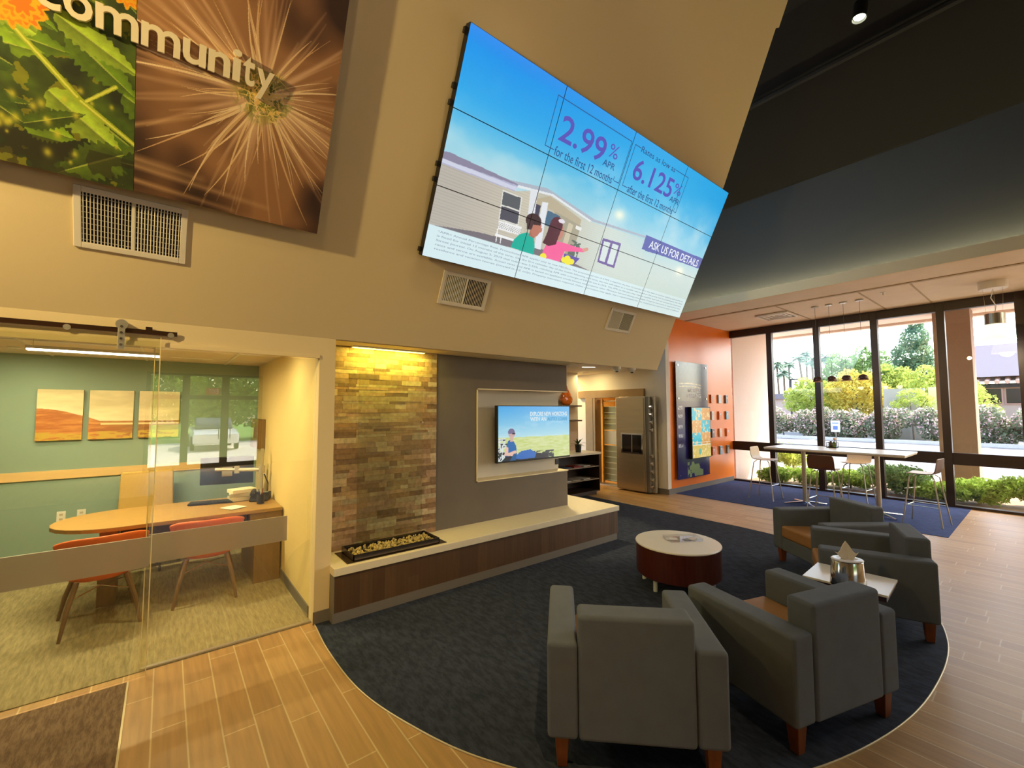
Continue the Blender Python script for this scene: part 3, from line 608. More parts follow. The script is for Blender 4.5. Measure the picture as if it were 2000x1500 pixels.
# ---------------- video wall
U0, U1, S0, S1 = 1.70, 5.875, .865, 2.63; UM = (U0+U1)/2
def vwfn(u, v):
    n = len(u); t_ = np.clip((v-1.15)/1.4, 0, 1)
    a = mixc(np.tile(C(205, 222, 222), (n, 1)), C(70, 188, 232), (t_-.18)*1.75); a = mixc(a, C(16, 142, 236), (t_-.5)*1.8*np.clip(1.15-(u-U0)/3.2, .35, 1)); a = mixc(a, C(110, 130, 240), np.clip((v-2.5)/.2, 0, 1)*.55*np.clip(1-(u-2.0)/3.5, 0, 1))
    a = mixc(a, C(30, 160, 226), np.clip((u-4.6)/1.3, 0, 1)*np.clip((v-1.75)/.5, 0, 1)*.8)
    cl = vnoise(u, v*1.5, 1.6); a = mixc(a, C(232, 238, 236), (cl-.45)*1.8*np.clip(1-abs(v-1.95)/.5, 0, 1))
    a = mixc(a, C(196, 214, 205), np.clip(1.75-v, 0, 1)*1.6*np.clip(u-3.4, 0, 1))
    P = lambda pts: inpoly(u, v, pts)
    # right wing and porch
    m_ = P([(2.643, 1.60), (2.70, 1.70), (2.918, 1.73), (3.511, 1.634), (4.558, 1.688), (4.60, 1.14), (2.6, 1.14)]); side = mixc(np.tile(C(196, 192, 174), (n, 1)), C(208, 220, 212), (u-2.9)/1.0)
    side = side*(1-.035*(np.sin(v*2*math.pi/.022) > .6))[:, None]; fade = np.clip((4.9-u)/1.0, 0, 1); put(a, m_, mixc(a, side, fade*.92+.05))
    put(a, P([(2.643, 1.60), (2.90, 1.715), (3.40, 1.62), (3.40, 1.54), (3.05, 1.56)]), C(186, 176, 150))
    put(a, P([(3.02, 1.60), (3.42, 1.56), (3.42, 1.20), (3.02, 1.16)]), C(168, 162, 142)); put(a, P([(2.88, 1.60), (3.0, 1.60), (3.0, 1.16), (2.88, 1.16)]), C(190, 186, 170))
    put(a, P([(2.92, 1.585), (3.10, 1.575), (3.10, 1.45), (2.92, 1.44)]), C(74, 110, 136)); put(a, P([(2.76, 1.60), (2.82, 1.60), (2.83, 1.50), (2.77, 1.5)]), C(70, 74, 96)); put(a, P([(3.24, 1.55), (3.31, 1.54), (3.31, 1.2), (3.24, 1.2)]), C(205, 196, 170))
    put(a, P([(3.35, 1.40), (3.50, 1.39), (3.50, 1.15), (3.35, 1.15)]) & (vnoise(u, v, 30) > .4), C(92, 112, 104)); put(a, P([(3.35, 1.55), (3.44, 1.545), (3.44, 1.51), (3.35, 1.515)]), C(230, 232, 228))
    put(a, P([(2.348, 1.703), (2.839, 1.771), (3.593, 1.672), (4.538, 1.721), (4.558, 1.70), (3.56, 1.645), (2.93, 1.742), (2.44, 1.69)]), C(172, 182, 196)); put(a, P([(2.44, 1.69), (2.93, 1.742), (3.56, 1.645), (3.52, 1.632), (2.918, 1.722), (2.45, 1.668)]), C(226, 232, 236))
    # left house
    m_ = P([(1.60, 1.63), (2.48, 1.635), (2.70, 1.705), (2.745, 1.491), (2.679, 1.4), (2.76, 1.12), (1.60, 1.12)]); w_ = mixc(np.tile(C(186, 180, 170), (n, 1)), C(206, 200, 182), (u-1.9)/.8); w_ = w_*(1-.05*(np.sin(v*2*math.pi/.024) > .5))[:, None]; put(a, m_, w_)
    put(a, P([(1.60, 1.62), (2.48, 1.632), (2.50, 1.70), (1.75, 1.70), (1.60, 1.70)]), C(176, 178, 206)); put(a, P([(1.60, 1.70), (1.76, 1.725), (2.40, 1.705), (2.494, 1.70), (2.494, 1.69), (1.60, 1.655)]), C(140, 136, 160)); put(a, P([(1.6, 1.66), (2.49, 1.675), (2.49, 1.64), (1.6, 1.63)]), C(206, 210, 228))
    put(a, P([(2.345, 1.61), (2.578, 1.61), (2.62, 1.355), (2.38, 1.35)]), C(222, 222, 214)); put(a, P([(2.357, 1.598), (2.565, 1.599), (2.583, 1.49), (2.372, 1.487)]), C(92, 98, 104)); put(a, P([(2.375, 1.474), (2.587, 1.478), (2.606, 1.366), (2.391, 1.36)]), C(84, 86, 98))
    put(a, P([(1.75, 1.138), (2.2, 1.19), (2.9, 1.22), (3.5, 1.17), (3.77, 1.141), (1.75, 1.138)]), C(120, 116, 124))
    put(a, P([(2.648, 1.703), (2.735, 1.712), (2.783, 1.472), (2.70, 1.465)]), C(222, 226, 232)); put(a, P([(2.825, 1.639), (2.90, 1.651), (2.97, 1.205), (2.882, 1.205)]), C(226, 230, 236))
    # bench
    m_ = P([(2.385, 1.345), (2.665, 1.355), (2.668, 1.275), (2.40, 1.268)]); put(a, m_, C(236, 238, 238)); put(a, m_ & (np.sin(u*240)*np.sin(v*240) > .25) & (v < 1.338) & (v > 1.282), C(150, 150, 148))
    put(a, P([(2.39, 1.268), (2.402, 1.268), (2.418, 1.15), (2.408, 1.15)]) | P([(2.385, 1.225), (2.66, 1.225), (2.66, 1.205), (2.385, 1.205)]) | P([(2.45, 1.21), (2.462, 1.21), (2.47, 1.15), (2.46, 1.15)]), C(240, 242, 242))
    # people
    put(a, P([(2.595, 1.142), (2.61, 1.22), (2.66, 1.285), (2.745, 1.325), (2.84, 1.30), (2.885, 1.22), (2.90, 1.134)]), C(14, 176, 158)); put(a, P([(2.77, 1.30), (2.77, 1.38), (2.87, 1.37), (2.85, 1.29)]), C(172, 110, 96))
    put(a, ((u-2.84)/.062)**2+((v-1.39)/.085)**2 < 1, C(186, 122, 104)); put(a, (u-2.90)**2/.0004+(v-1.385)**2/.0006 < 1, C(190, 126, 106)); put(a, (((u-2.785)/.10)**2+((v-1.445)/.068)**2 < 1) & ((v > 1.40+(u-2.72)*.15) | (u < 2.79)), C(66, 50, 56)); put(a, P([(2.70, 1.44), (2.79, 1.44), (2.785, 1.36), (2.73, 1.35)]), C(74, 56, 62))
    put(a, P([(3.004, 1.20), (3.03, 1.29), (3.125, 1.336), (3.237, 1.339), (3.551, 1.345), (3.58, 1.36), (3.585, 1.315), (3.30, 1.262), (3.274, 1.142), (3.02, 1.138)]), C(244, 104, 160)); put(a, P([(3.548, 1.35), (3.62, 1.375), (3.64, 1.35), (3.6, 1.325), (3.55, 1.322)]), C(214, 160, 140))
    put(a, ((u-3.16)/.055)**2+((v-1.42)/.075)**2 < 1, C(196, 138, 122)); put(a, (((u-3.085)/.088)**2+((v-1.475)/.088)**2 < 1), C(92, 52, 66)); put(a, P([(3.0, 1.49), (3.165, 1.49), (3.16, 1.40), (3.15, 1.30), (3.06, 1.262), (2.97, 1.275), (2.99, 1.36)]), C(86, 48, 62)); put(a, ((u-3.14)/.045)**2+((v-1.535)/.02)**2 < 1, C(228, 222, 232))
    put(a, P([(3.3, 1.24), (3.55, 1.24), (3.5, 1.17), (3.32, 1.17)]), C(96, 84, 170))
    for cx, cy in ((3.03, 1.15), (3.33, 1.175), (3.39, 1.16), (3.44, 1.18), (3.37, 1.20)): put(a, ((u-cx)/.045)**2+((v-cy)/.03)**2 < 1, C(242, 232, 70))
    # white foot band
    foot = 1.14+.0*u; k = np.clip((foot-v)/.006, 0, 1)*np.clip(1.15-(u-3.7)/2.6, .55, 1); a = mixc(a, C(214, 236, 240), k)
    # logo mark of two doors
    for q in ([(3.80, 1.525), (4.125, 1.54), (4.148, 1.25), (3.835, 1.26)],): put(a, P(q), C(112, 96, 160))
    put(a, P([(3.835, 1.50), (3.945, 1.503), (3.955, 1.285), (3.86, 1.285)]) | P([(3.985, 1.505), (4.095, 1.51), (4.11, 1.28), (4.0, 1.28)]), C(214, 228, 226))
    for cx, cy in ((3.944, 1.816), (5.445, 1.475)):
        d = np.exp(-((u-cx)**2/.008+(v-cy)**2/.003)); a = mixc(a, C(250, 250, 225), d*.9)
    put(a, P([(4.512, 1.733), (5.875, 1.737), (5.875, 1.595), (4.519, 1.567)]), C(84, 96, 172)); put(a, P([(4.53, 1.567), (4.56, 1.567), (4.62, 1.56), (4.9, 1.575), (5.875, 1.597), (4.53, 1.572)]), C(84, 96, 172))
    return np.clip(a, 0, 1)
t = lthing('video_wall', 'huge tilted video wall of twelve screens showing a home loan advertisement', 'video wall', UM, S0)
vsm = vmat('video wall glow', True, strength=1.0); BEZ = mat('black screen bezel', rgb(14, 14, 18), .4)
for j in range(3):
    for i in range(4):
        pw, ph = (U1-U0)/4, (S1-S0)/3; u0 = U0+i*pw; s0 = S0+j*ph; g_ = .0035
        p = obj('display_panel', B((u0+.0004-UM, s0+.0004-S0, .03), (u0+pw-.0004-UM, s0+ph-.0004-S0, .099)), BEZ, t)
        obj('screen', print_grid('screen', u0+g_, u0+pw-g_, s0+g_, s0+ph-g_, 230, 132, vwfn, lambda u, v: np.stack([u-UM, v-S0, 0*u+.1], 1)), vsm, p)
for s in (.02, .60, .72, 1.18, 1.30, 1.68):
    obj('bracket', B((U0-UM-.025, s+.01, .045), (U0-UM-.0005, s+.05, .08)), BLACK, t)
obj('wall_mount', B((U0-UM+.15, .15, .0005), (U1-UM-.15, S1-S0-.15, .03)), BLACK, t)
PUR = emat('violet advert lettering', rgb(96, 92, 186), 1); NVY = emat('navy advert lettering', rgb(58, 84, 140), 1); WHT = emat('white advert lettering', rgb(240, 244, 250), 1); GRYT = emat('grey fine print', rgb(140, 150, 165), 1)
def vt(body, b, m, bold=0, name='advert_text'): text(name, body, (b[0]-UM, b[1]-S0, b[2]-UM, b[3]-S0), .1018, m, t, bold=bold, depth=.0003)
vt('2.99', (2.80, 2.195, 3.44, 2.42), PUR, .012); vt('%', (3.49, 2.29, 3.63, 2.415), PUR); vt('APR', (3.45, 2.19, 3.64, 2.25), NVY)
vt('for the first 12 months\u00b9', (2.80, 2.065, 3.68, 2.145), NVY); vt('Rates as low as', (3.95, 2.488, 4.62, 2.545), NVY)
vt('6.125', (3.93, 2.21, 4.69, 2.425), PUR, .012); vt('%', (4.72, 2.285, 4.87, 2.405), PUR); vt('APR', (4.70, 2.19, 4.90, 2.25), NVY); vt('after the first 12 months\u00b9', (3.93, 2.065, 4.86, 2.145), NVY)
vt('ASK US FOR DETAILS', (4.63, 1.605, 5.80, 1.70), WHT, .01)
fine = ['*APR= Annual Percentage Rate. Promotional APR applies only to new HELOCs. The promotional rate of 2.99% is fixed for the first 12 months from the date of account opening and applies to',
 'is fixed for initial 12 months of the term. On the first calendar day of the month following said term, the rate will adjust to a variable rate based on the prime rate as published in the Wall',
 'Street Journal. On August 2, 2019 that index was 5.25%, resulting APR with a margin of 0.875% was 6.125%. The APR on this plan may change monthly and will not exceed the maximum',
 'rates and terms are available. Actual rates and APR is based on applicant credit history and property value. Minimum line and closing costs apply. Property insurance is required for the',
 'residence and vacation homes (located in AZ only). Property insurance required. Other restrictions may apply. See a representative for the complete account terms and conditions.']
for i, ln in enumerate(fine): vt(ln, (1.80, 1.085-i*.037, 5.80, 1.108-i*.037), GRYT, name='fine_print')
ob = NB()
def ln2(pts, w=.0035):
    for (a, b), (c, d) in zip(pts, pts[1:]): box(ob, (min(a, c)-w-UM, min(b, d)-w-S0, .1006), (max(a, c)+w-UM, max(b, d)+w-S0, .1012))
ln2([(2.79, 2.105), (2.675, 2.105), (2.675, 2.525), (3.77, 2.525), (3.77, 2.105), (3.69, 2.105)]); ln2([(3.94, 2.52), (3.835, 2.52), (3.835, 2.105), (3.92, 2.105)]); ln2([(4.63, 2.52), (4.91, 2.52), (4.91, 2.105), (4.87, 2.105)])
obj('outline_box', ob, NVY, t)

# ================================================================= OFFICE FRONT
t = thing('glass_partition', 'fixed clear glass office partition with a frosted band beside the white column', 'glass partition', (.46, 3.92, 0))
obj('glass_pane', B((-.07, 3.915, .012), (.995, 3.927, 2.185)), GLASSO, t); obj('floor_channel', B((-.07, 3.905, .0061), (.995, 3.937, .014)), STEEL, t)
obj('frosted_band', B((-.06, 3.9145, .70), (.80, 3.9275, .895)), FROST, t, label='frosted privacy band across the pane')
obj('edge_bead', B((-.075, 3.913, .012), (-.07, 3.929, 2.185)), mat('pale glass edge', rgb(232, 214, 160), .3, emit=None), t)
t = thing('sliding_glass_door', 'frameless sliding glass office door hanging from the dark bronze rail', 'glass door', (-.75, 3.83, 0))
obj('glass_pane', B((-1.55, 3.805, .012), (-.045, 3.817, 2.25)), GLASSO, t); obj('frosted_band', B((-1.55, 3.8045, .71), (-.05, 3.8175, .905)), FROST, t)
obj('edge_bead', B((-.045, 3.803, .012), (-.04, 3.819, 2.25)), MATS['pale glass edge'], t)
for x in (-.245, -1.3):
    h = obj('hanger', B((x-.018, 3.80, 2.15), (x+.018, 3.8045, 2.315)), STEEL, t, bevel=.002); obj('roller', cyl(NB(), (x, 3.797, 2.315), (x, 3.832, 2.315), .032, n=24), STEEL, h)
    for z in (2.18, 2.22, 2.26, 2.30): obj('bolt', cyl(NB(), (x, 3.793, z), (x, 3.80, z), .008, n=12), CHROME, h)
t = thing('door_rail', 'dark bronze sliding door rail across the top of the office glass', 'rail', (-.9, 3.81, 2.28))
rm = mat('bronze rail', rgb(86, 58, 42), .3, metal=.8)
obj('rail_bar', B((-2.6, 3.820, 2.265), (.045, 3.832, 2.295)), rm, t)
for x in (-.50, -.02+.03, -1.6, -2.3): obj('standoff', cyl(NB(), (x, 3.8185, 2.27), (x, 3.85, 2.27), .018, n=20), STEEL, t)
obj('stop_block', B((-.125, 3.8185, 2.275), (-.09, 3.84, 2.315)), rm, t)
t = tag(obj('exit_sign', B((.95, -8.3, 2.22), (1.3, -8.24, 2.42)), mat('red sign body', rgb(170, 30, 24), .5, emit=rgb(190, 30, 20), estr=1)), 'red exit sign above the street doors seen in the office glass', 'sign')
t2_ = text('exit_text', 'EXIT', (1.0, 2.25, 1.25, 2.39), 0, emat('exit letters', rgb(255, 220, 210), 1), t, world=lambda u, v, n: np.stack([2.25-u, -8.238+n, v], 1))
# ---- office furniture
t = thing('office_desk', 'wooden office desk with a rounded meeting end behind the glass', 'desk', (.1, 5.5, .006))
dp = [(.985, 5.06), (.985, 6.0), (-.1, 6.0)]
for k in range(13):
    a = math.pi/2+math.pi*k/12; dp.append((-.26+.50*math.cos(a), 5.54+.46*math.sin(a)))
dp += [(-.1, 5.08)]
obj('desktop', prism(NB(), dp, .71, .745), DESKW, t, bevel=.004)
obj('apron', B((.70, 5.075, .64), (.985, 5.11, .7095)), DESKD, t)
obj('pedestal', B((.745, 5.10, .0062), (.98, 5.98, .6395)), DESKD, t, bevel=.003); obj('support_panel', B((-.42, 5.35, .0062), (-.30, 5.72, .7095)), DESKD, t)
obj('modesty_panel', B((-.29, 5.55, .3), (.744, 5.58, .7095)), mat('dark modesty panel', rgb(64, 50, 28), .5), t)
def guest_chair(label, x, y, rz):
    t = thing('guest_chair', label, 'chair', (x, y, .006), rz, 'orange guest chairs at the desk')
    bm = NB(); rows = []
    # shell surface: seat to curved low back, wrapping round the sides (front is +y)
    for i in range(15):
        q = i/14; ring = []
        for j in range(17):
            p = (j/16-.5)*2; 
            if q < .5:
                k = q/.5; yy = .24-.42*k; zz = .42-.05*math.sin(k*3.14)-.02*k; hw = .21+.04*k; lift = .10*abs(p)**3*k
                ring.append((hw*p, yy, zz+lift))
            else:
                k = (q-.5)/.5; zz = .40+.345*k**.85; hw = .25+.045*k; yy = -.18-.06*k-.01+.17*abs(p)**2.2
                ring.append((hw*p, yy, zz-.05*abs(p)**4*k+(1-k)*.10*abs(p)**3))
        rows.append([bm.verts.new(c) for c in ring])
    for a, b in zip(rows, rows[1:]):
        for j in range(16): bm.faces.new((a[j], a[j+1], b[j+1], b[j]))
    o = obj('shell', bm, SHELLO, t, world=False, smooth=True); m_ = o.modifiers.new('thick', 'SOLIDIFY'); m_.thickness = .028; m_.offset = 0
    s_ = o.modifiers.new('sub', 'SUBSURF'); s_.levels = 1; s_.render_levels = 1
    for sx in (-1, 1):
        for sy in (-1, 1): obj('leg', tube(NB(), [(sx*.15, sy*.13+.0, .385), (sx*.20, sy*.21, .2), (sx*.235, sy*.26, 0)], .016, 10, rads=[.019, .017, .011]), mat('grey brown chair leg', rgb(112, 84, 54), .5), t, world=False)
    st_ = NB(); tube(st_, [(-.19, -.19, .27), (0, -.02, .30), (.19, .19, .27)], .004); tube(st_, [(.19, -.19, .27), (0, -.02, .30), (-.19, .19, .27)], .004); obj('wire_brace', st_, CHROME, t, world=False)
    return t
guest_chair('orange shell guest chair nearer the rounded end of the desk', -.37, 5.02, R(8)); guest_chair('orange shell guest chair nearer the desk pedestal', .36, 5.12, R(-4))
t = thing('task_chair', 'high-backed ochre fabric office chair behind the desk', 'office chair', (-.12, 6.42, .006), R(4)); OC = mat('ochre fabric', rgb(196, 162, 90), .9, bump=.1, bscale=300)
obj('backrest', prism(NB(), [(-.25, .48), (.25, .48), (.235, 1.04), (-.235, 1.04)], .20, .26, 'y'), OC, t, world=False, bevel=.02, seg=3); obj('seat', B((-.25, -.25, .42), (.25, .22, .50)), OC, t, world=False, bevel=.03, seg=3)
obj('gas_column', cyl(NB(), (0, 0, .07), (0, 0, .42), .025), BLACK, t, world=False)
for k in range(5):
    a = k*2*math.pi/5-1.2; g = obj('base_arm', tube(NB(), [(0, 0, .1), (.3*math.cos(a), .3*math.sin(a), .07)], .02, 8, rads=[.024, .014]), BLACK, t, world=False); obj('caster', cyl(NB(), (.3*math.cos(a)-.012, .3*math.sin(a), .028), (.3*math.cos(a)+.012, .3*math.sin(a), .028), .028, n=14), BLACK, g, world=False)
for s in (-1, 1): obj('armrest', tube(NB(), [(s*.26, .05, .46), (s*.3, .05, .64), (s*.3, -.2, .66)], .016), BLACK, t, world=False)
# wall rail, canvases, outlets
tag(obj('wood_rail', B((-3.5, 6.88, .995), (.62, 6.899, 1.09)), mat('pale maple rail', rgb(226, 188, 128), .5, noise=.05, nscale=4, stretch=(1, 1, 8))), 'pale wooden chair rail along the teal office wall', 'rail')
def desert(k):
    def f(u, v):
        x = (u+1.09)/1.22; s = (v-1.42)/.56; cl = vnoise(x*1.4, s*2.2, 3.2); a = mixc(np.tile(C(206, 190, 150), (len(u), 1)), C(240, 224, 182), (cl-.35)*2)
        hill = .36+.26*np.clip(1-((x-.0)/.42)**1.6, 0, 1)*(x < .42)+.015*vnoise(x, s*0, 12); a = mixc(a, C(240, 222, 190), np.clip(1-(s-hill)/.15, 0, 1)*.5)
        m_ = s < np.where(x < .42, hill, .36+.02*vnoise(x, 0*s, 8)); g = mixc(np.tile(C(172, 96, 44), (len(u), 1)), C(214, 150, 78), (vnoise(x, s*3, 10)-.3)*2); g = mixc(g, C(122, 84, 34), np.clip((x-.35)*3, 0, 1)*(vnoise(x, s*5, 12))); put(a, m_, g)
        lo = (s < .14+.03*vnoise(x, s, 6)); put(a, lo & (vnoise(x, s*2, 18) > .45), C(196, 160, 60)); put(a, (s > .29) & (s < .33) & (x > .42), C(226, 204, 150))
        return np.clip(a, 0, 1)
    return f
for k, (a, b, lb) in enumerate(((-1.09, -.73, 'leftmost square canvas, red desert hillside, on the teal office wall'), (-.68, -.30, 'middle square canvas of desert plain under clouds on teal wall'), (-.25, .135, 'rightmost square canvas of desert plain on the teal office wall'))):
    t = thing('landscape_canvas', lb, 'canvas print', ((a+b)/2, 6.88, 1.42), group='desert landscape canvases in the office'); obj('stretcher', B((a, 6.861, 1.42), (b, 6.899, 1.98)), mat('canvas side', rgb(150, 110, 66), .8), t)
    obj('printed_face', print_grid('printed_face', a, b, 1.42, 1.98, 90, 130, desert(k), lambda u, v: np.stack([u-(a+b)/2, 0*u-.0205, v-1.42], 1)), MATS.get('desert print') or vmat('desert print'), t)
for x, lb, nm in ((-.86, 'white duplex data plate on teal wall, left of the pair', 'data_plate'), (-.70, 'white power outlet on teal wall, right of the pair', 'power_outlet')):
    t = thing(nm, lb, 'outlet', (x, 6.9, .52)); obj('cover_plate', B((x-.035, 6.893, .52), (x+.035, 6.8995, .635)), WHITEP, t, bevel=.001); 
    for z in (.55, .60): obj('socket', B((x-.014, 6.8915, z-.011), (x+.014, 6.8935, z+.011)), mat('socket beige', rgb(190, 176, 150), .5), t)
# things on and over the desk
DZ = .751
t = thing('desk_telephone', 'black desk telephone at the back corner of the desk', 'telephone', (.86, 5.58, DZ), R(-20))
obj('body', prism(NB(), [(-.1, 0), (.1, 0), (.1, .075), (.04, .075), (-.1, .02)], -.09, .09, 'x'), BLACK, t, world=False, bevel=.005); obj('handset', tube(NB(), [(-.07, -.08, .07), (-.07, -.03, .095), (-.07, .05, .1), (-.07, .09, .08)], .018), BLACK, t, world=False); obj('phone_screen', B((.0, .0, .074), (.07, .06, .08)), mat('phone lcd', rgb(120, 128, 110), .3), t, world=False)
t = thing('monitor_arm', 'silver articulated monitor arm clamped on the desk', 'monitor arm', (.90, 5.80, DZ)); SIL = mat('silver grey paint', rgb(188, 180, 160), .4, metal=.5)
obj('pole', cyl(NB(), (.90, 5.80, DZ), (.90, 5.80, 1.30), .017), SIL, t); obj('clamp', B((.86, 5.76, DZ), (.94, 5.84, DZ+.04)), SIL, t, bevel=.004)
obj('lower_arm', tube(NB(), [(.90, 5.80, 1.06), (.66, 5.86, 1.07)], .022), SIL, t); obj('upper_arm', tube(NB(), [(.66, 5.86, 1.07), (.46, 5.93, 1.08)], .018), SIL, t); obj('joint', cyl(NB(), (.66, 5.86, 1.03), (.66, 5.86, 1.11), .026), SIL, t); obj('joint', cyl(NB(), (.90, 5.80, 1.02), (.90, 5.80, 1.10), .034), SIL, t)
t = thing('computer_monitor', 'black flat monitor seen from behind on the silver arm', 'monitor', (.58, 5.98, 1.04), R(-14))
obj('casing', B((-.26, 0, -.14), (.26, .03, .17)), BLACK, t, world=False, bevel=.006); obj('vesa_plate', B((-.05, -.015, -.05), (.05, 0, .05)), SIL, t, world=False); obj('screen', B((-.25, .0302, -.13), (.25, .031, .16)), mat('dark lcd', rgb(20, 22, 26), .15), t, world=False)
t = thing('wall_cabinet', 'small brown wooden cabinet hung on the cream office wall', 'cabinet', (.96, 6.6, 1.26)); obj('cabinet_body', B((.925, 6.25, 1.26), (.999, 6.80, 1.63)), DESKD, t, bevel=.003); obj('cabinet_door', B((.91, 6.255, 1.265), (.9245, 6.795, 1.625)), DESKD, t, bevel=.002)
for i, (z, c, r, lb) in enumerate(((.751, (214, 200, 160), 6, 'lowest cream ring binder of the small pile on the desk'), (.796, (190, 176, 140), -5, 'middle beige folder of the small pile on the desk'), (.835, (232, 220, 186), 12, 'top pale folder of the small pile on the desk'))):
    t = thing('document_folder', lb, 'folder', (.70, 5.72, z), R(r)); h = .044 if i == 0 else .038; obj('cover', B((-.12, -.09, 0), (.12, .09, h-.001)), mat('folder %d' % i, rgb(*c), .7), t, world=False, bevel=.002)
t = thing('pen_cup', 'dark pen cup holding pens beside the folders', 'pen holder', (.83, 5.36, DZ)); obj('cup', lathe(NB(), [(.035, 0), (.038, .1), (.034, .1), (.032, .01), (0, .01)], n=18), BLACK, t, world=False)
for k, cc in enumerate(((40, 60, 130), (220, 220, 210), (150, 40, 30))): obj('pen', tube(NB(), [(.01*k-.01, 0, .012), (.022*k-.022, .01*(k-1), .155)], .004), mat('pen %d' % k, rgb(*cc), .4), t, world=False)
tag(obj('paper_sheet', B((.50, 5.22, DZ), (.66, 5.40, DZ+.003), rot=(0, 0, .5)), WHITEP), 'white sheets of paper lying near the front edge of the desk', 'paper')
t = thing('keyboard', 'dark computer keyboard on the desk under the monitor', 'keyboard', (.42, 5.72, DZ), R(-12)); obj('base', B((-.2, -.07, 0), (.2, .07, .015)), BLACK, t, world=False, bevel=.004); kb = NB()
for i in range(14):
    for j in range(5): box(kb, (-.19+i*.027, -.06+j*.025, .0151), (-.168+i*.027, -.04+j*.025, .019))
obj('keys', kb, mat('dark keys', rgb(50, 48, 44), .5), t, world=False)
tag(obj('cable_bundle', tube(NB(), [(.93, 5.82, 1.0), (.965, 5.78, .9), (.95, 5.74, .79), (.97, 5.66, .762)], .007), BLACK), 'dark cables hanging from the monitor arm to the desk', 'cable')
t = thing('linear_pendant', 'bright slim linear pendant lamp hanging in the office', 'light', (-.5, 5.4, 2.27)); obj('housing', B((-.94, 5.36, 2.275), (-.06, 5.44, 2.30)), SIL, t); obj('diffuser', B((-.935, 5.365, 2.262), (-.065, 5.435, 2.275)), emat('office tube', (1, .93, .78, 1), 9), t)
for x in (-.9, -.1): obj('suspension_wire', cyl(NB(), (x, 5.4, 2.30), (x, 5.4, 2.358), .002, n=6), SIL, t)
light('office_light', 'AREA', (-.5, 5.4, 2.25), 62, (1, .84, .50), (-.5, 5.4, 0), shape='RECTANGLE', size=.86, size_y=.06)
DL = emat('downlight lens', (1, .86, .6, 1), 12)
for k, (x, y, lb) in enumerate(((-1.15, 6.2, 'round office downlight nearest the teal wall'), (.45, 4.55, 'round office downlight nearest the column'), (-1.5, 4.7, 'round office downlight left behind the sliding door'))):
    t = thing('downlight', lb, 'light', (x, y, 2.352), group='recessed downlights in the office'); obj('trim_ring', lathe(NB(), [(.04, 0), (.055, 0), (.055, .0075), (.04, .0075), (.04, 0)], n=24), WHITEP, t, world=False); obj('lens', cyl(NB(), (0, 0, .003), (0, 0, .0075), .038, n=24), DL, t, world=False)
    light('downlight_beam', 'AREA', (x, y, 2.345), 14, (1, .84, .5), (x, y, 0), shape='DISK', size=.08)
# ================================================================= NOOK AND VAULT
t = thing('brochure_counter', 'dark brochure shelf unit with a pale stone top behind the grey panel', 'shelf unit', (6.2, 6.2, .0062)); DKW = mat('dark shelf wood', rgb(62, 44, 32), .5, noise=.1)
obj('stone_top', B((5.3, 5.92, .825), (7.14, 6.5, .865)), QUARTZ, t, bevel=.003)
cb = NB(); box(cb, (5.32, 6.44, .07), (7.10, 6.46, .825)); box(cb, (7.08, 5.95, .07), (7.10, 6.44, .825)); box(cb, (5.32, 5.95, .07), (5.34, 6.44, .825)); box(cb, (5.34, 5.95, .07), (7.08, 6.44, .09)); box(cb, (5.35, 6.0, .0062), (7.05, 6.4, .07))
obj('carcass', cb, DKW, t)
for z in (.31, .57): obj('shelf', B((5.34, 5.955, z), (7.08, 6.44, z+.018)), mat('shelf edge', rgb(150, 132, 112), .5), t)
PC = [(200, 190, 170), (60, 80, 100), (150, 50, 40), (210, 206, 196), (40, 90, 90), (120, 110, 100)]
def brochure(x, z, k, where): tag(obj('brochure', B((x-.10, 6.0, z), (x+.10, 6.25, z+.014+.004*(k % 3)), rot=(0, 0, .06*(k-2))), mat('brochure %d' % (k % 6), rgb(*PC[k % 6]), .5)), where, 'brochure', 'brochures in the dark shelf unit')
names = {0: 'cream', 1: 'navy', 2: 'dark red', 3: 'off-white', 4: 'teal', 5: 'grey'}
for i, x in enumerate((6.2, 6.48, 6.76)): brochure(x, .589, (i+1), '%s brochure lying on the upper shelf of the dark unit' % names[i+1])
for i, x in enumerate((6.2, 6.47, 6.75)): brochure(x, .329, (i*3+3) % 6 if i else 3, '%s brochure lying on the lower shelf, %s' % (names[(i*3+3) % 6 if i else 3], ('leftmost in view', 'in the middle', 'nearest the right side')[i]))
def spiky(name, label, loc, potm, h=.16, n=22, L=.22, cat='plant', leafm=None):
    t = thing(name, label, cat, loc); obj('pot', lathe(NB(), [(.0, 0), (.055, 0), (.07, h), (.06, h), (.05, .02), (0, .02)], n=24), potm, t, world=False)
    rs = random.Random(3); lf = NB()
    for i in range(n):
        a = rs.uniform(0, 6.28); el = rs.uniform(.2, 1.2); Ln = L*rs.uniform(.6, 1); prev = None; side = Vector((-math.sin(a), math.cos(a), 0))
        for k in range(6):
            q = k/5; p = Vector((math.cos(a)*math.cos(el)*Ln*q, math.sin(a)*math.cos(el)*Ln*q, h-.01+math.sin(el)*Ln*q-.5*Ln*q*q*math.cos(el))); wd = .018*(1-q)*(.4+2*q)+.0015
            cur = [lf.verts.new(p-side*wd), lf.verts.new(p+Vector((0, 0, -.004))), lf.verts.new(p+side*wd)]
            if prev: lf.faces.new((prev[0], prev[1], cur[1], cur[0])); lf.faces.new((prev[1], prev[2], cur[2], cur[1]))
            prev = cur
    obj('leaves', lf, leafm or mat('deep green leaf', rgb(66, 92, 48), .5), t, world=False, smooth=True); return t
spiky('potted_plant', 'small spiky green plant in a black pot on the pale counter', (6.72, 6.2, .866), BLACK)
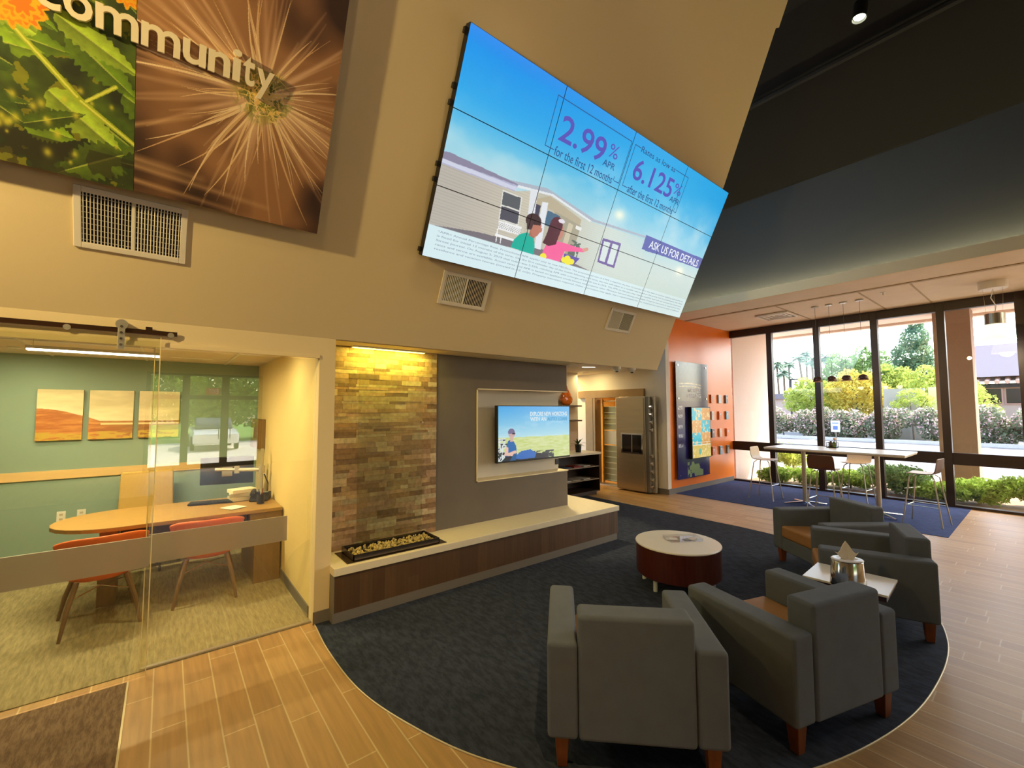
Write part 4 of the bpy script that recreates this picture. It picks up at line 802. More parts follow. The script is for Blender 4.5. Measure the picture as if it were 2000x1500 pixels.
for z in (1.81, 1.48): tag(obj('wall_shelf', B((5.6, 6.70, z), (7.40, 6.895, z+.035)), GREYP), ('upper' if z > 1.6 else 'lower')+' grey floating shelf on the white nook wall', 'shelf', 'floating shelves on the nook wall')
t = tag(obj('amber_vase', lathe(NB(), [(.0, 0), (.10, .0), (.17, .06), (.185, .13), (.16, .22), (.10, .30), (.045, .37), (.02, .43), (.0, .45)], c=(7.0, 6.80, 1.846), n=36, sy=.45), mat('amber art glass', rgb(196, 96, 20), .12, noise=.35, nscale=9, coat=1), smooth=True), 'teardrop amber glass vase on the upper grey shelf', 'vase')
# ceiling cameras and slot light
CW = mat('camera white', rgb(214, 204, 184), .4)
def ceilcam(label, loc):
    t = thing('dome_camera', label, 'security camera', loc, group='security cameras under the nook ceiling')
    obj('mount', lathe(NB(), [(.0, -.06), (.075, -.06), (.085, -.045), (.085, 0), (0, 0)], n=28), CW, t, world=False, smooth=False); obj('dome', lathe(NB(), [(0, -.12), (.035, -.112), (.058, -.09), (.064, -.061), (0, -.061)], n=28), CW, t, world=False, smooth=True)
    obj('lens_window', lathe(NB(), [(0, -.020), (.02, -.016), (.034, 0), (0, 0)], c=(-.035, -.035, -.093), n=20), BLACK, t, world=False, smooth=True); return t
ceilcam('white ceiling dome camera on the left, nearer the slot light', (7.02, 5.42, 2.6)); ceilcam('white ceiling dome camera on the right, nearer the orange wall', (7.43, 5.36, 2.6))
t = thing('slot_light', 'short bright linear slot light in the nook ceiling', 'light', (6.62, 5.8, 2.597)); obj('diffuser', B((6.48, 5.78, 2.594), (6.74, 5.81, 2.5995), rot=(0, 0, -.6)), emat('slot light', (1, .92, .75, 1), 8), t); obj('trim', B((6.47, 5.77, 2.5965), (6.75, 5.82, 2.5998), rot=(0, 0, -.6)), WHITEP, t)
light('nook_light', 'AREA', (6.6, 5.8, 2.58), 7, (1, .85, .6), (6.6, 5.8, 0), shape='DISK', size=.2)
light('bench_end_light', 'SPOT', (4.9, 4.9, 2.58), 170, (1, .82, .42), (4.75, 4.45, .45), spot_size=R(52), spot_blend=.4, shadow_soft_size=.04)
t = thing('downlight', 'small round ceiling downlight added to brighten the vault gate', 'light', (7.6, 6.75, 2.6)); obj('lens', cyl(NB(), (0, 0, -.008), (0, 0, -.001), .05, n=24), emat('gate fill lens', (1, .8, .4, 1), 10), t, world=False); obj('trim_ring', lathe(NB(), [(.05, -.01), (.07, -.008), (.07, 0), (.05, 0), (.05, -.01)], n=24), WHITEP, t, world=False)  # this lamp and its beam are added because the gate was too dark
light('gate_fill_light', 'AREA', (7.6, 6.75, 2.585), 8, (1, .78, .36), (7.9, 6.7, 0), shape='DISK', size=.1)
light('hall_light', 'AREA', (7.75, 7.9, 2.55), 40, (1, .68, .22), (7.8, 7.8, 0), shape='DISK', size=.4)
light('vault_light', 'AREA', (9.2, 6.6, 2.15), 40, (1, .78, .36), (9.2, 6.6, 0), shape='DISK', size=.4)
# vault door frame, day gate and the open door
t = thing('vault_frame', 'heavy bronze steel frame around the vault opening', 'vault frame', (8.05, 6.34, 0)); BRS = mat('tan steel frame', rgb(150, 122, 82), .5, metal=.4, noise=.05)
obj('header_plate', B((8.03, 5.5, 2.02), (8.099, 7.40, 2.2)), BRS, t, bevel=.004); obj('jamb', B((8.03, 6.93, 0), (8.099, 7.16, 2.02)), BRS, t, bevel=.004); obj('jamb', B((8.03, 5.50, 0), (8.099, 5.64, 2.02)), STEEL, t, bevel=.004)
obj('inner_jamb', B((8.03, 6.86, 0), (8.25, 6.92, 2.02)), BRS, t); obj('threshold', B((8.02, 5.64, .001), (8.3, 6.86, .012)), STEEL, t)
t = thing('day_gate', 'yellow-lit slatted day gate standing inside the vault opening', 'gate', (8.3, 6.6, .013)); GT = mat('gate brass', rgb(186, 166, 110), .35, metal=.6)
gt = NB()
for y in (6.20, 6.30, 6.82): box(gt, (8.28, y-.015, .013), (8.31, y+.015, 2.0))
for z in [.08+.135*i for i in range(7)] + [1.27+.135*i for i in range(5)] + [1.95]: box(gt, (8.28, 6.2, z-.008), (8.31, 6.83, z+.008))
obj('gate_frame', gt, GT, t); obj('upper_panel', B((8.312, 6.21, 1.27), (8.318, 6.81, 1.81)), mat('gate panel olive', rgb(156, 138, 78), .3, metal=.3), t); obj('lower_panel', B((8.312, 6.21, .05), (8.318, 6.81, .89)), MATS['gate panel olive'], t); obj('lock_panel', B((8.30, 6.31, .92), (8.318, 6.81, 1.24)), mat('gate lock cream', rgb(214, 196, 150), .4, metal=.3), t)
t = thing('vault_door', 'open stainless steel vault door with round locking bolts along its edge', 'vault door', (7.88, 5.78, .02))
obj('slab', B((7.82, 5.33, .03), (7.949, 6.08, 2.01)), STEEL, t, bevel=.006)
obj('inner_plate', B((7.80, 5.36, .06), (7.8195, 6.06, 1.99)), mat('inner door plate', rgb(206, 192, 158), .3, metal=.7, noise=.05, nscale=2, stretch=(1, 1, 12)), t, bevel=.003)
obj('boltwork', B((7.84, 5.26, .03), (7.949, 5.329, 2.01)), mat('bolt edge steel', rgb(134, 128, 116), .35, metal=.6), t); obj('outer_plate', B((7.95, 5.19, .02), (8.025, 6.10, 2.03)), STEEL, t, bevel=.006)
for i, z in enumerate((1.80, 1.64, 1.48, 1.32, .78, .62, .46, .30, .15)): obj('locking_bolt', cyl(NB(), (7.895, 5.259, z), (7.895, 5.21, z), .042, .036, n=20), CHROME, t)
wd = NB()
for y0, y1 in ((5.41, 5.64), (5.67, 5.90)): box(wd, (7.79, y0, .84), (7.7995, y1, 1.21))
obj('inspection_window', wd, mat('black vault glass', rgb(22, 14, 12), .15), t)
obj('window_surround', hole_slab(NB(), (5.38, .81, 5.93, 1.24), (5.41, .84, 5.90, 1.21), 7.788, 7.7995, 'x'), CHROME, t)
obj('hinge', cyl(NB(), (8.0, 6.14, .3), (8.0, 6.14, .6), .035), STEEL, t); obj('hinge', cyl(NB(), (8.0, 6.14, 1.4), (8.0, 6.14, 1.7), .035), STEEL, t)
# ================================================================= ORANGE WALL
t = thing('mobile_banking_panel', 'tall navy mobile banking display board on the orange wall', 'display board', (9.04, 4.95, .28))
def mb(u, v):
    n = len(u); a = np.tile(C(38, 30, 92), (n, 1)); top = v > 1.92; txt = vnoise(u*1.5, v*1.5, 3); ph = mixc(np.tile(C(58, 66, 88), (n, 1)), C(104, 114, 128), (txt-.35)*2); put(a, top & (u < 9.42), ph)
    put(a, (v > .3) & (v < .62) & (u > 8.75) & (u < 9.4) & (vnoise(u, v, 6) > .48), C(150, 176, 110), .8)
    for z in (1.78, 1.60, 1.38, 1.18, .98): put(a, (u > 8.42) & (u < 8.60) & (np.abs(v-z) < .035) & (vnoise(u, v, 30) > .45), C(186, 190, 206))
    for k, z in enumerate((2.22, 2.28)): put(a, (np.abs(v-z-.03*np.sin(u*3)) < .008) & (u > 8.5) & (u < 9.4), C(220, 205, 170))
    return a
obj('backing_board', B((8.37, 4.936, .28), (9.70, 4.950, 2.77)), mat('navy board', rgb(36, 30, 88), .2), t)
obj('printed_face', print_grid('printed_face', 8.37, 9.70, .28, 2.77, 120, 220, mb, lambda u, v: np.stack([u-9.04, 0*u+4.9355-4.95, v-.28], 1)), vmat('board print', rough=.18), t)
fo = lambda y0: (lambda u, v, n: np.stack([u, y0-n, v], 1))
LW = mat('board lettering white', rgb(226, 226, 226), .5)
text('sign_text', 'MOBILE', (8.84, 2.12, 9.36, 2.21), 0, LW, t, bold=.02, world=fo(4.9335)); text('sign_text', 'BANKING', (8.80, 2.0, 9.38, 2.09), 0, LW, t, bold=.02, world=fo(4.9335)); 
for x in (8.45, 9.62):
    for z in (.36, 1.98, 2.69): obj('standoff_bolt', cyl(NB(), (x, 4.925, z), (x, 4.9995, z), .018, n=16), CHROME, t)
def tab(u, v):
    n = len(u); x = (u-8.84)/.78; s = (v-.70)/1.08; a = np.tile(C(232, 190, 90), (n, 1)); r = np.floor(s*4); c = np.floor(x*2)
    put(a, ((r+c) % 2 == 1) & (s > .25), C(40, 190, 206)); put(a, ((r+c) % 2 == 0) & (s > .25), C(226, 160, 80)); put(a, (s < .25), C(220, 190, 84)); put(a, (vnoise(u, v, 24) > .62), C(244, 214, 150)); put(a, np.hypot(x-.4, (s-.12)*1.3) < .08, C(90, 180, 160)); put(a, (np.abs(s-.25) < .008) | (np.abs(s-.3) < .006), C(250, 240, 210)); return a
d_ = obj('tablet_display', B((8.82, 4.86, .68), (9.64, 4.9345, 1.80)), BLACK, t, bevel=.004); obj('lit_screen', print_grid('lit_screen', 8.84, 9.62, .70, 1.78, 80, 110, tab, lambda u, v: np.stack([u-9.04, 0*u+4.858-4.95, v-.28], 1)), vmat('tablet glow', True, strength=.85), d_)
pc = [('orange', (222, 128, 66)), ('pale grey', (196, 200, 204)), ('slate blue', (110, 130, 150)), ('white', (226, 214, 205)), ('orange', (226, 120, 60)), ('blue', (120, 170, 196)), ('slate', (130, 116, 116)), ('peach', (226, 180, 150)), ('orange', (232, 130, 60)), ('burnt orange', (206, 104, 44)), ('steel blue', (120, 156, 172)), ('grey', (130, 130, 124))]
cols_ = ('left', 'middle', 'right'); rows_ = ('top', 'second', 'third', 'bottom')
for r_ in range(4):
    for c_ in range(3):
        nm, cc = pc[r_*3+c_]; x = 9.98+c_*.36; z = (1.99, 1.60, 1.19, .78)[r_]
        t = thing('wall_plaque', '%s plaque on the orange wall, %s row, %s column' % (nm, rows_[r_], cols_[c_]), 'plaque', (x, 5.0, z), group='small plaques on the orange wall')
        obj('tile', B((x-.06, 4.965, z-.10), (x+.06, 4.9995, z+.10)), mat('plaque %d' % (r_*3+c_), rgb(*cc), .3), t, bevel=.004)
        q = NB(); box(q, (x-.025, 4.963, z-.015), (x+.025, 4.9652, z-.008)); box(q, (x-.03, 4.963, z+.01), (x+.03, 4.9652, z+.05)); obj('print', q, mat('plaque print', rgb(214, 206, 200), .5), t)
# ================================================================= CEILING OVER THE WINDOW SIDE
t = thing('ceiling_diffuser', 'square louvered air diffuser in the beige ceiling by the windows', 'vent', (9.84, 3.5, 3.70)); f = NB()
for k, s in enumerate((.30, .22, .14, .07)): hole_slab(f, (9.84-s, 3.5-s, 9.84+s, 3.5+s), (9.84-s+.03, 3.5-s+.03, 9.84+s-.03, 3.5+s-.03), 3.66+k*.008, 3.69+k*.003, 'z')
obj('vanes', f, WHITEP, t); obj('back_plate', B((9.54, 3.2, 3.695), (10.14, 3.8, 3.6995)), MATS['ceiling reveal'], t)
t = thing('sprinkler_head', 'small chrome sprinkler head in the beige ceiling', 'sprinkler', (9.32, 1.69, 3.70)); obj('escutcheon', lathe(NB(), [(0, -.012), (.03, -.012), (.04, 0), (0, 0)], n=20), STEEL, t, world=False); obj('deflector', cyl(NB(), (0, 0, -.05), (0, 0, -.012), .008), STEEL, t, world=False)
p0 = None; nmz = ('first small pendant from the orange wall, glowing, over the high table', 'second small pendant from the orange wall over the high table', 'third small pendant from the orange wall over the high table', 'fourth small pendant, nearest the big glowing lamp')
def mini(i, y):
    t = thing('mini_pendant', nmz[i], 'pendant light', (9.6, y, 3.70), group='small pendants over the high table')
    obj('canopy', lathe(NB(), [(0, -.025), (.055, -.025), (.06, -.008), (.06, 0), (0, 0)], n=24), STEEL, t, world=False); obj('cord', cyl(NB(), (0, 0, -1.34), (0, 0, -.025), .0025, n=6), mat('grey cord', rgb(90, 84, 78), .6), t, world=False)
    sh = obj('shade', lathe(NB(), [(.02, -1.34), (.06, -1.36), (.078, -1.44), (.074, -1.44), (.055, -1.365), (.0, -1.35)], n=28), mat('dark brown shade', rgb(70, 44, 34), .4), t, world=False, smooth=True)
    obj('bulb', lathe(NB(), [(0, -1.435), (.03, -1.43), (.04, -1.40), (.02, -1.36), (0, -1.36)], n=16), emat('pendant bulb', (1, .72, .36, 1), 14 if i == 0 else 14), t, world=False, smooth=True)
for i, y in enumerate((2.75, 2.53, 2.31, 2.07)): mini(i, y)
t = thing('bell_pendant', 'large frosted glass bell pendant lamp glowing by the right window', 'pendant light', (9.85, .49, 3.70)); FG = bpy.data.materials.new('glowing bell glass'); FG.use_nodes = True
b_ = FG.node_tree.nodes['Principled BSDF']; b_.inputs['Base Color'].default_value = (.9, .88, .8, 1); b_.inputs['Roughness'].default_value = .3; b_.inputs['Emission Color'].default_value = (1, .88, .66, 1); b_.inputs['Emission Strength'].default_value = 1.2
obj('canopy', lathe(NB(), [(0, -.12), (.155, -.12), (.16, -.10), (.16, 0), (0, 0)], n=40), WHITEP, t, world=False); obj('cord', tube(NB(), [(0, 0, -.12), (.0, .03, -.25), (-.01, -.02, -.38), (0, 0, -.52)], .006), WHITEP, t, world=False)
for a in (0, 2.09, 4.19): obj('suspension_wire', cyl(NB(), (.12*math.cos(a), .12*math.sin(a), -.12), (.10*math.cos(a), .10*math.sin(a), -.50), .0015, n=6), STEEL, t, world=False)
obj('socket_housing', lathe(NB(), [(0, -.50), (.112, -.50), (.115, -.66), (.09, -.665), (0, -.665)], n=36), mat('satin nickel', rgb(140, 130, 112), .35, metal=.8), t, world=False, smooth=False)
obj('bell_shade', lathe(NB(), [(.112, -.665), (.14, -.70), (.175, -.78), (.205, -.91), (.197, -.91), (.16, -.78), (.12, -.70), (.10, -.68), (.0, -.68)], n=44), FG, t, world=False, smooth=True)
light('bell_lamp', 'POINT', (9.85, .49, 2.82), 60, (1, .85, .62), shadow_soft_size=.1)
for k, y in enumerate((2.75, 2.53, 2.31, 2.07)): light('mini_lamp', 'POINT', (9.6, y, 2.24), 2.5, (1, .72, .4), shadow_soft_size=.05)
for i, y in enumerate((-1.8, -4.2)):  # unseen ceiling panels, added to brighten the window side
    t = thing('fill_panel', ('added square fill panel in the unseen ceiling, nearer the windows in view', 'added square fill panel in the unseen ceiling, nearer the street doors')[i], 'light', (9.8, y, 3.70), group='added fill panels over the plank floor'); obj('frame', hole_slab(NB(), (9.2, y-.6, 10.4, y+.6), (9.25, y-.55, 10.35, y+.55), 3.68, 3.6999, 'z'), WHITEP, t); obj('diffuser', B((9.25, y-.55, 3.69), (10.35, y+.55, 3.6995)), emat('fill panel glow', (1, .93, .82, 1), 4), t)
    light('fill_panel_light', 'AREA', (9.8, y, 3.675), 90, (1, .90, .76), (9.8, y, 0), shape='SQUARE', size=1.1)
# cove light strip on the ledge
t = tag(obj('cove_light', B((8.34, -8.2, 3.785), (8.38, 4.95, 3.80)), emat('cove led', (1, .88, .50, 1), 48)), 'hidden strip light glowing along the ledge under the teal wall', 'light')
# one visible track spot under the dark ceiling
def track(label, loc, tgt):
    t = thing('spotlight', label, 'spotlight', loc, (Vector(tgt)-Vector(loc)).to_track_quat('-Z', 'Y').to_euler()[:], group='spotlights under the dark ceiling')
    obj('lamp_can', lathe(NB(), [(0, .16), (.07, .15), (.075, -.06), (.068, -.06), (.062, .0), (0, .0)], n=28), BLACK, t, world=False, smooth=False); obj('lens', cyl(NB(), (0, 0, -.03), (0, 0, -.025), .058, n=24), emat('spot lens', (.96, 1, .72, 1), 14), t, world=False); return t
SPOTS = [((6.3, 1.22, 6.45), (5.2, 1.8, 0), 'glowing spotlight high under the dark ceiling at the top right', 60, WARM2, 70),
 ((-2.6, 1.93, 3.75), (.1, 3.3, 3.4), 'spotlight aimed at the canvases from the left', 470, (1, .74, .31), 95),
 ((-1.5, -1.5, 6.5), (.6, 3.4, 3.0), 'spotlight behind the camera aimed at the leaning wall', 150, (1, .72, .36), 70),
 ((.5, -.6, 6.6), (.3, 2.2, 0), 'spotlight aimed at the plank floor', 560, (1, .72, .30), 50),
 ((1.6, 0.5, 6.3), (2.8, 3.9, 1.2), 'spotlight aimed at the stone wall', 130, (1, .74, .38), 50),
 ((1.8, -1.8, 6.5), (4.6, 3.0, 4.0), 'added fill spotlight aimed at the wall right of the video wall', 55, (1, .74, .40), 75),  # extra spot, added to lift the right part of the leaning wall
 ((3.6, -2.5, 6.6), (4.0, .8, 0), 'spotlight aimed at the armchairs', 140, (1, .85, .65), 60)]
for loc, tgt, lb, e, c_, sz in SPOTS:
    track(lb, loc, tgt); d = (Vector(tgt)-Vector(loc)).normalized(); light('spot_beam', 'SPOT', Vector(loc)+d*.08, e, c_, tgt, spot_size=R(sz), spot_blend=.8, shadow_soft_size=.06)
# ================================================================= LOUNGE
def armchair():
    W, D, Ha, Hb, Hl, ta, tb = .855, .726, .60, .735, .146, .15, .135
    t = thing('armchair', 'x', 'armchair', (0, 0, .0062), 0, 'four grey lounge armchairs with tan seats')
    for s in (1, -1): obj('arm', B((-D/2+.004, s*(W/2-ta+.001), Hl), (D/2, s*W/2, Ha)), FABRIC, t, world=False, bevel=.022, seg=4)
    bk = prism(NB(), [(-D/2, Hl), (-D/2+.15, Hl), (-D/2+tb+.02, Hb), (-D/2+.002, Hb)], -(W/2-ta), W/2-ta, 'y'); 
    obj('backrest', bk, FABRIC, t, world=False, bevel=.022, seg=4)
    obj('front_rail', B((-D/2+.15, -(W/2-ta), Hl), (D/2-.005, W/2-ta, .29)), FABRIC, t, world=False, bevel=.012, seg=3)
    obj('seat_cushion', prism(NB(), [(-D/2+.13, .29), (D/2+.005, .29), (D/2+.005, .425), (-D/2+.13, .40)], -(W/2-ta-.003), W/2-ta-.003, 'y'), TAN, t, world=False, bevel=.028, seg=4)
    for sx in (-1, 1):
        for sy in (-1, 1):
            x, y = sx*(D/2-.06), sy*(W/2-.07); bm = NB(); k = .034; q = .024
            v = [bm.verts.new(p) for p in ((x-q, y-q, 0), (x+q, y-q, 0), (x+q, y+q, 0), (x-q, y+q, 0), (x-k, y-k, Hl+.002), (x+k, y-k, Hl+.002), (x+k, y+k, Hl+.002), (x-k, y+k, Hl+.002))]
            for f_ in ((0, 3, 2, 1), (4, 5, 6, 7), (0, 1, 5, 4), (1, 2, 6, 5), (2, 3, 7, 6), (3, 0, 4, 7)): bm.faces.new([v[i] for i in f_])
            obj('leg', bm, WLEG, t, world=False, bevel=.003)
    return t
A0 = armchair(); lbs = ('grey armchair at the front left seen squarely from behind', 'grey armchair turned slightly, in front of the white side table', 'grey armchair beyond the side table, nearest the plank floor on the right', 'farthest grey armchair, nearest the high table and window')
for i, (x, y, r) in enumerate(((2.059, 1.559, 45.0), (3.009, 1.083, 73.0), (4.774, 1.071, 111.1), (5.651, 1.563, 143.8))):
    if i == 0: A0.location = (x, y, .0062); A0.rotation_euler = (0, 0, R(r)); A0['label'] = lbs[0]
    else: dup(A0, (x, y, .0062), R(r), lbs[i])
t = thing('coffee_table', 'round drum coffee table with white top and dark mahogany side', 'coffee table', (4.06, 2.42, .0062)); r = .40
obj('drum', lathe(NB(), [(.0, .12), (r-.01, .12), (r, .13), (r, .405), (0, .405)], n=64), DRUM, t, world=False, smooth=False); obj('tabletop', lathe(NB(), [(0, .4052), (r+.004, .4052), (r+.006, .412), (r+.002, .42), (0, .42)], n=64), WHITEL, t, world=False)
for a in (3.0, 4.9, .9, 2.0+.0): obj('leg', cyl(NB(), (.33*math.cos(a), .33*math.sin(a), 0), (.33*math.cos(a), .33*math.sin(a), .1195), .02, n=20), mat('white leg', rgb(200, 204, 198), .4), t, world=False)
t = thing('clear_brochure_tray', 'clear acrylic brochure holder lying on the round coffee table', 'brochure holder', (4.16, 2.42, .427), R(-32)); ACR = glass('clear acrylic', (.93, .93, .94, 1), f0=.09)
obj('plate', B((-.17, -.09, 0), (.17, .09, .004)), ACR, t, world=False)
obj('side', B((-.17, -.09, .0042), (.17, -.087, .028)), ACR, t, world=False); obj('side', B((-.17, .087, .0042), (.17, .09, .028)), ACR, t, world=False); obj('side', B((-.17, -.0868, .0042), (-.167, .0868, .028)), ACR, t, world=False); obj('side', B((.167, -.0868, .0042), (.17, .0868, .028)), ACR, t, world=False)
t = tag(obj('card', B((4.13, 2.35, .4315), (4.20, 2.41, .4345), rot=(0, 0, -.5)), mat('grey card', rgb(120, 120, 128), .5)), 'small grey card in the clear brochure holder', 'card')
for i, (x, y, rz) in enumerate(((4.24, 2.36, .3), (4.07, 2.49, -.7))): tag(obj('leaflet', B((x-.06, y-.04, .4315), (x+.06, y+.04, .434), rot=(0, 0, rz)), mat('pale leaflet', rgb(214, 206, 200), .5)), ('white leaflet in the clear holder, right of the grey card', 'white leaflet in the clear holder, left of the grey card')[i], 'leaflet')
# side table between the armchairs
sx, sy = 3.99, 1.0
t = thing('side_table', 'square white-topped side table squeezed between two armchairs', 'side table', (sx, sy, .0062), R(3)); SD = mat('dark table edge', rgb(48, 26, 34), .4)
obj('tabletop', B((-.205, -.245, .485), (.205, .245, .50)), WHITEL, t, world=False, bevel=.002); obj('edge_frame', B((-.195, -.235, .45), (.195, .235, .4848)), SD, t, world=False); obj('post', cyl(NB(), (0, 0, .021), (0, 0, .4498), .03), SD, t, world=False); obj('base', B((-.17, -.2, 0), (.17, .2, .02)), SD, t, world=False, bevel=.003)
t = thing('tissue_holder', 'oval polished chrome tissue holder on the white side table', 'tissue holder', (3.82, .965, .5075), R(-50))
obj('body', lathe(NB(), [(.0, 0), (.11, 0), (.106, .05), (.097, .165), (.093, .172), (0, .172)], n=48, sy=.75), CHROME, t, world=False, smooth=True); obj('rim', lathe(NB(), [(.04, .1725), (.097, .1725), (.099, .176), (.095, .181), (.04, .179), (.04, .1725)], n=48, sy=.75), mat('white satin rim', rgb(236, 234, 240), .3), t, world=False, smooth=True)
bm = NB(); pr = []
for i in range(9):
    q = i/8; row = []
    for j in range(9):
        p = (j/8-.5)*2; row.append(bm.verts.new(((.022+.055*q)*p, .012*math.sin(p*4+q*2)*(1-q*.3)+.006, .165+q*(.115-.06*abs(p)+.02*math.cos(p*5)))))
    if pr:
        for j in range(8): bm.faces.new((pr[j], pr[j+1], row[j+1], row[j]))
    pr = row
o = obj('tissue', bm, mat('soft tissue', rgb(236, 222, 200), .9), t, world=False, smooth=True); s_ = o.modifiers.new('thick', 'SOLIDIFY'); s_.thickness = .003
# ================================================================= HIGH TABLE AND STOOLS
t = thing('high_table', 'long white high-top table on two steel legs by the window', 'high table', (9.17, 2.42, .0062)); hx0, hx1, hy0, hy1 = 8.70, 9.66, 1.42, 3.40
obj('tabletop', B((hx0, hy0, 1.02), (hx1, hy1, 1.05)), WHITEL, t, bevel=.012, seg=3); obj('edge_band', B((hx0+.01, hy0+.01, 1.008), (hx1-.01, hy1-.01, 1.0198)), mat('table edge beige', rgb(196, 176, 150), .5), t)
for y in (2.92, 1.86):
    p_ = obj('post', cyl(NB(), (9.22, y, .05), (9.22, y, 1.0078), .034, .034, n=24), STEEL, t)
    for a in range(4):
        an = a*math.pi/2+.78; obj('foot', tube(NB(), [(9.22, y, .055), (9.22+.36*math.cos(an), y+.36*math.sin(an), .022)], .016, 8, rads=[.022, .012]), CHROME, p_)
def stool():
    t = thing('bar_stool', 'x', 'bar stool', (0, 0, .0062), 0, 'bent plywood bar stools at the high table')
    def shell(off, m, nm):
        bm = NB(); rows = []; prof = [(.19, .745), (.16, .752), (.08, .748), (0, .744), (-.08, .748), (-.14, .765), (-.175, .80), (-.19, .85), (-.2, .93), (-.21, 1.0)]
        for i, (x, z) in enumerate(prof):
            a = prof[max(i-1, 0)]; b = prof[min(i+1, len(prof)-1)]; d = Vector((b[0]-a[0], 0, b[1]-a[1])).normalized(); nn = Vector((-d.z, 0, d.x)) ; nn = -nn if nn.z < 0 and i < 5 else nn; nn = Vector((d.z, 0, -d.x))
            hw = .19 if 0 < i < 9 else .175; row = []
            for j in range(7):
                p = (j/6-.5)*2; row.append(bm.verts.new(Vector((x, hw*p, z+(.012*p*p if i < 5 else 0)))-nn*off+Vector((.012*p*p if i > 5 else 0, 0, 0))))
            rows.append(row)
        for a, b in zip(rows, rows[1:]):
            for j in range(6): bm.faces.new((a[j], a[j+1], b[j+1], b[j]))
        o = obj(nm, bm, m, t, world=False, smooth=True); s = o.modifiers.new('thick', 'SOLIDIFY'); s.thickness = .007; s.offset = 0; u = o.modifiers.new('sub', 'SUBSURF'); u.levels = 1; u.render_levels = 2
    shell(0, mat('shell outer brown', rgb(92, 56, 40), .45), 'outer_shell'); shell(-.0075, BIRCH2, 'inner_shell')
    for sx in (-1, 1):
        for sy in (-1, 1): obj('leg', tube(NB(), [(sx*.10, sy*.10, .738), (sx*.14, sy*.14, .70), (sx*.225, sy*.215, 0)], .009, 8), STEEL, t, world=False)
    for sy in (-1, 1): obj('foot_rail', tube(NB(), [(-.178, sy*.174, .28), (.178, sy*.174, .28)], .008), CHROME, t, world=False)
    obj('foot_rail', tube(NB(), [(.179, -.172, .28), (.179, .172, .28)], .008), CHROME, t, world=False)
    return t
BIRCH2 = mat('pale birch shell', rgb(232, 210, 176), .45, noise=.05, nscale=5)
S0_ = stool(); sl = ('bar stool at the left end of the high table, by the orange wall side', 'bar stool on the room side of the high table, its dark back towards us', 'bar stool on the window side of the high table, its blond backrest facing us', 'bar stool at the right end of the high table')
for i, (x, y, r) in enumerate(((9.25, 3.60, -92), (8.50, 2.40, 0), (9.98, 2.32, 176), (9.10, 1.28, 84))):
    if i == 0: S0_.location = (x, y, .0062); S0_.rotation_euler = (0, 0, R(r)); S0_['label'] = sl[0]
    else: dup(S0_, (x, y, .0062), R(r), sl[i])
cd = thing('condiment_caddy', 'small dark wire caddy standing on the white high table', 'caddy', (9.42, 2.52, 1.0502)); w_ = NB()
for z in (.01, .05, .09): tube(w_, [(-.07, -.07, z), (.07, -.07, z), (.07, .07, z), (-.07, .07, z), (-.07, -.07, z)], .004, 6)
for a in (-1, 1):
    for b in (-1, 1): tube(w_, [(a*.07, b*.07, .0), (a*.07, b*.07, .1)], .004, 6)
box(w_, (-.07, -.07, 0), (.07, .07, .006)); obj('wire_frame', w_, BLACK, cd, world=False)
for i, (x, y, c_, lb) in enumerate(((-.03, -.035, (120, 140, 60), 'green glass jar in the dark wire caddy'), (.03, .03, (90, 70, 50), 'brown glass jar in the dark wire caddy'))):
    t = thing('glass_jar', lb, 'jar', (9.42+x, 2.52+y, 1.0565)); obj('jar_body', lathe(NB(), [(0, 0), (.025, 0), (.028, .03), (.026, .08), (.016, .095), (0, .095)], n=20), mat('jar %d' % i, rgb(*c_), .15), t, world=False, smooth=True); obj('lid', cyl(NB(), (0, 0, .0955), (0, 0, .112), .017), BLACK, t, world=False)
t = thing('small_flower', 'tiny peach flower sprig standing in the wire caddy', 'flower', (9.45, 2.49, 1.0565)); obj('stem', cyl(NB(), (0, 0, 0), (0, 0, .14), .003), mat('stem green', rgb(70, 100, 40), .6), t, world=False); f_ = NB(); bmesh.ops.create_icosphere(f_, subdivisions=2, radius=.026, matrix=Matrix.Translation((0, 0, .15))); obj('bloom', f_, mat('peach bloom', rgb(240, 190, 160), .7), t, world=False, smooth=True)
# ================================================================= OUTDOORS: plants and buildings
def leafmesh(n, blobs, size, seed=1, squash=1.0, flat=0):
    rs = np.random.RandomState(seed); bl = np.array(blobs, float); wts = (bl[:, 3]*bl[:, 4]*bl[:, 5])**(2/3.); idx = rs.choice(len(bl), n, p=wts/wts.sum())
    d = rs.normal(size=(n, 3)); d /= np.linalg.norm(d, axis=1)[:, None]; r = rs.uniform(.35, 1, n)**.5
    c = bl[idx, :3]+d*bl[idx, 3:6]*r[:, None]
    a = rs.normal(size=(n, 3)); a /= np.linalg.norm(a, axis=1)[:, None]; b = np.cross(a, rs.normal(size=(n, 3))); b /= np.linalg.norm(b, axis=1)[:, None]
    s = size*rs.uniform(.6, 1.3, n)[:, None]; h = np.cross(a, b)
    V = np.stack([c-a*s, c-b*s*.45+h*s*.1, c+a*s, c+b*s*.45+h*s*.1], 1).reshape(-1, 3); F = np.arange(4*n).reshape(-1, 4)
    return V, F
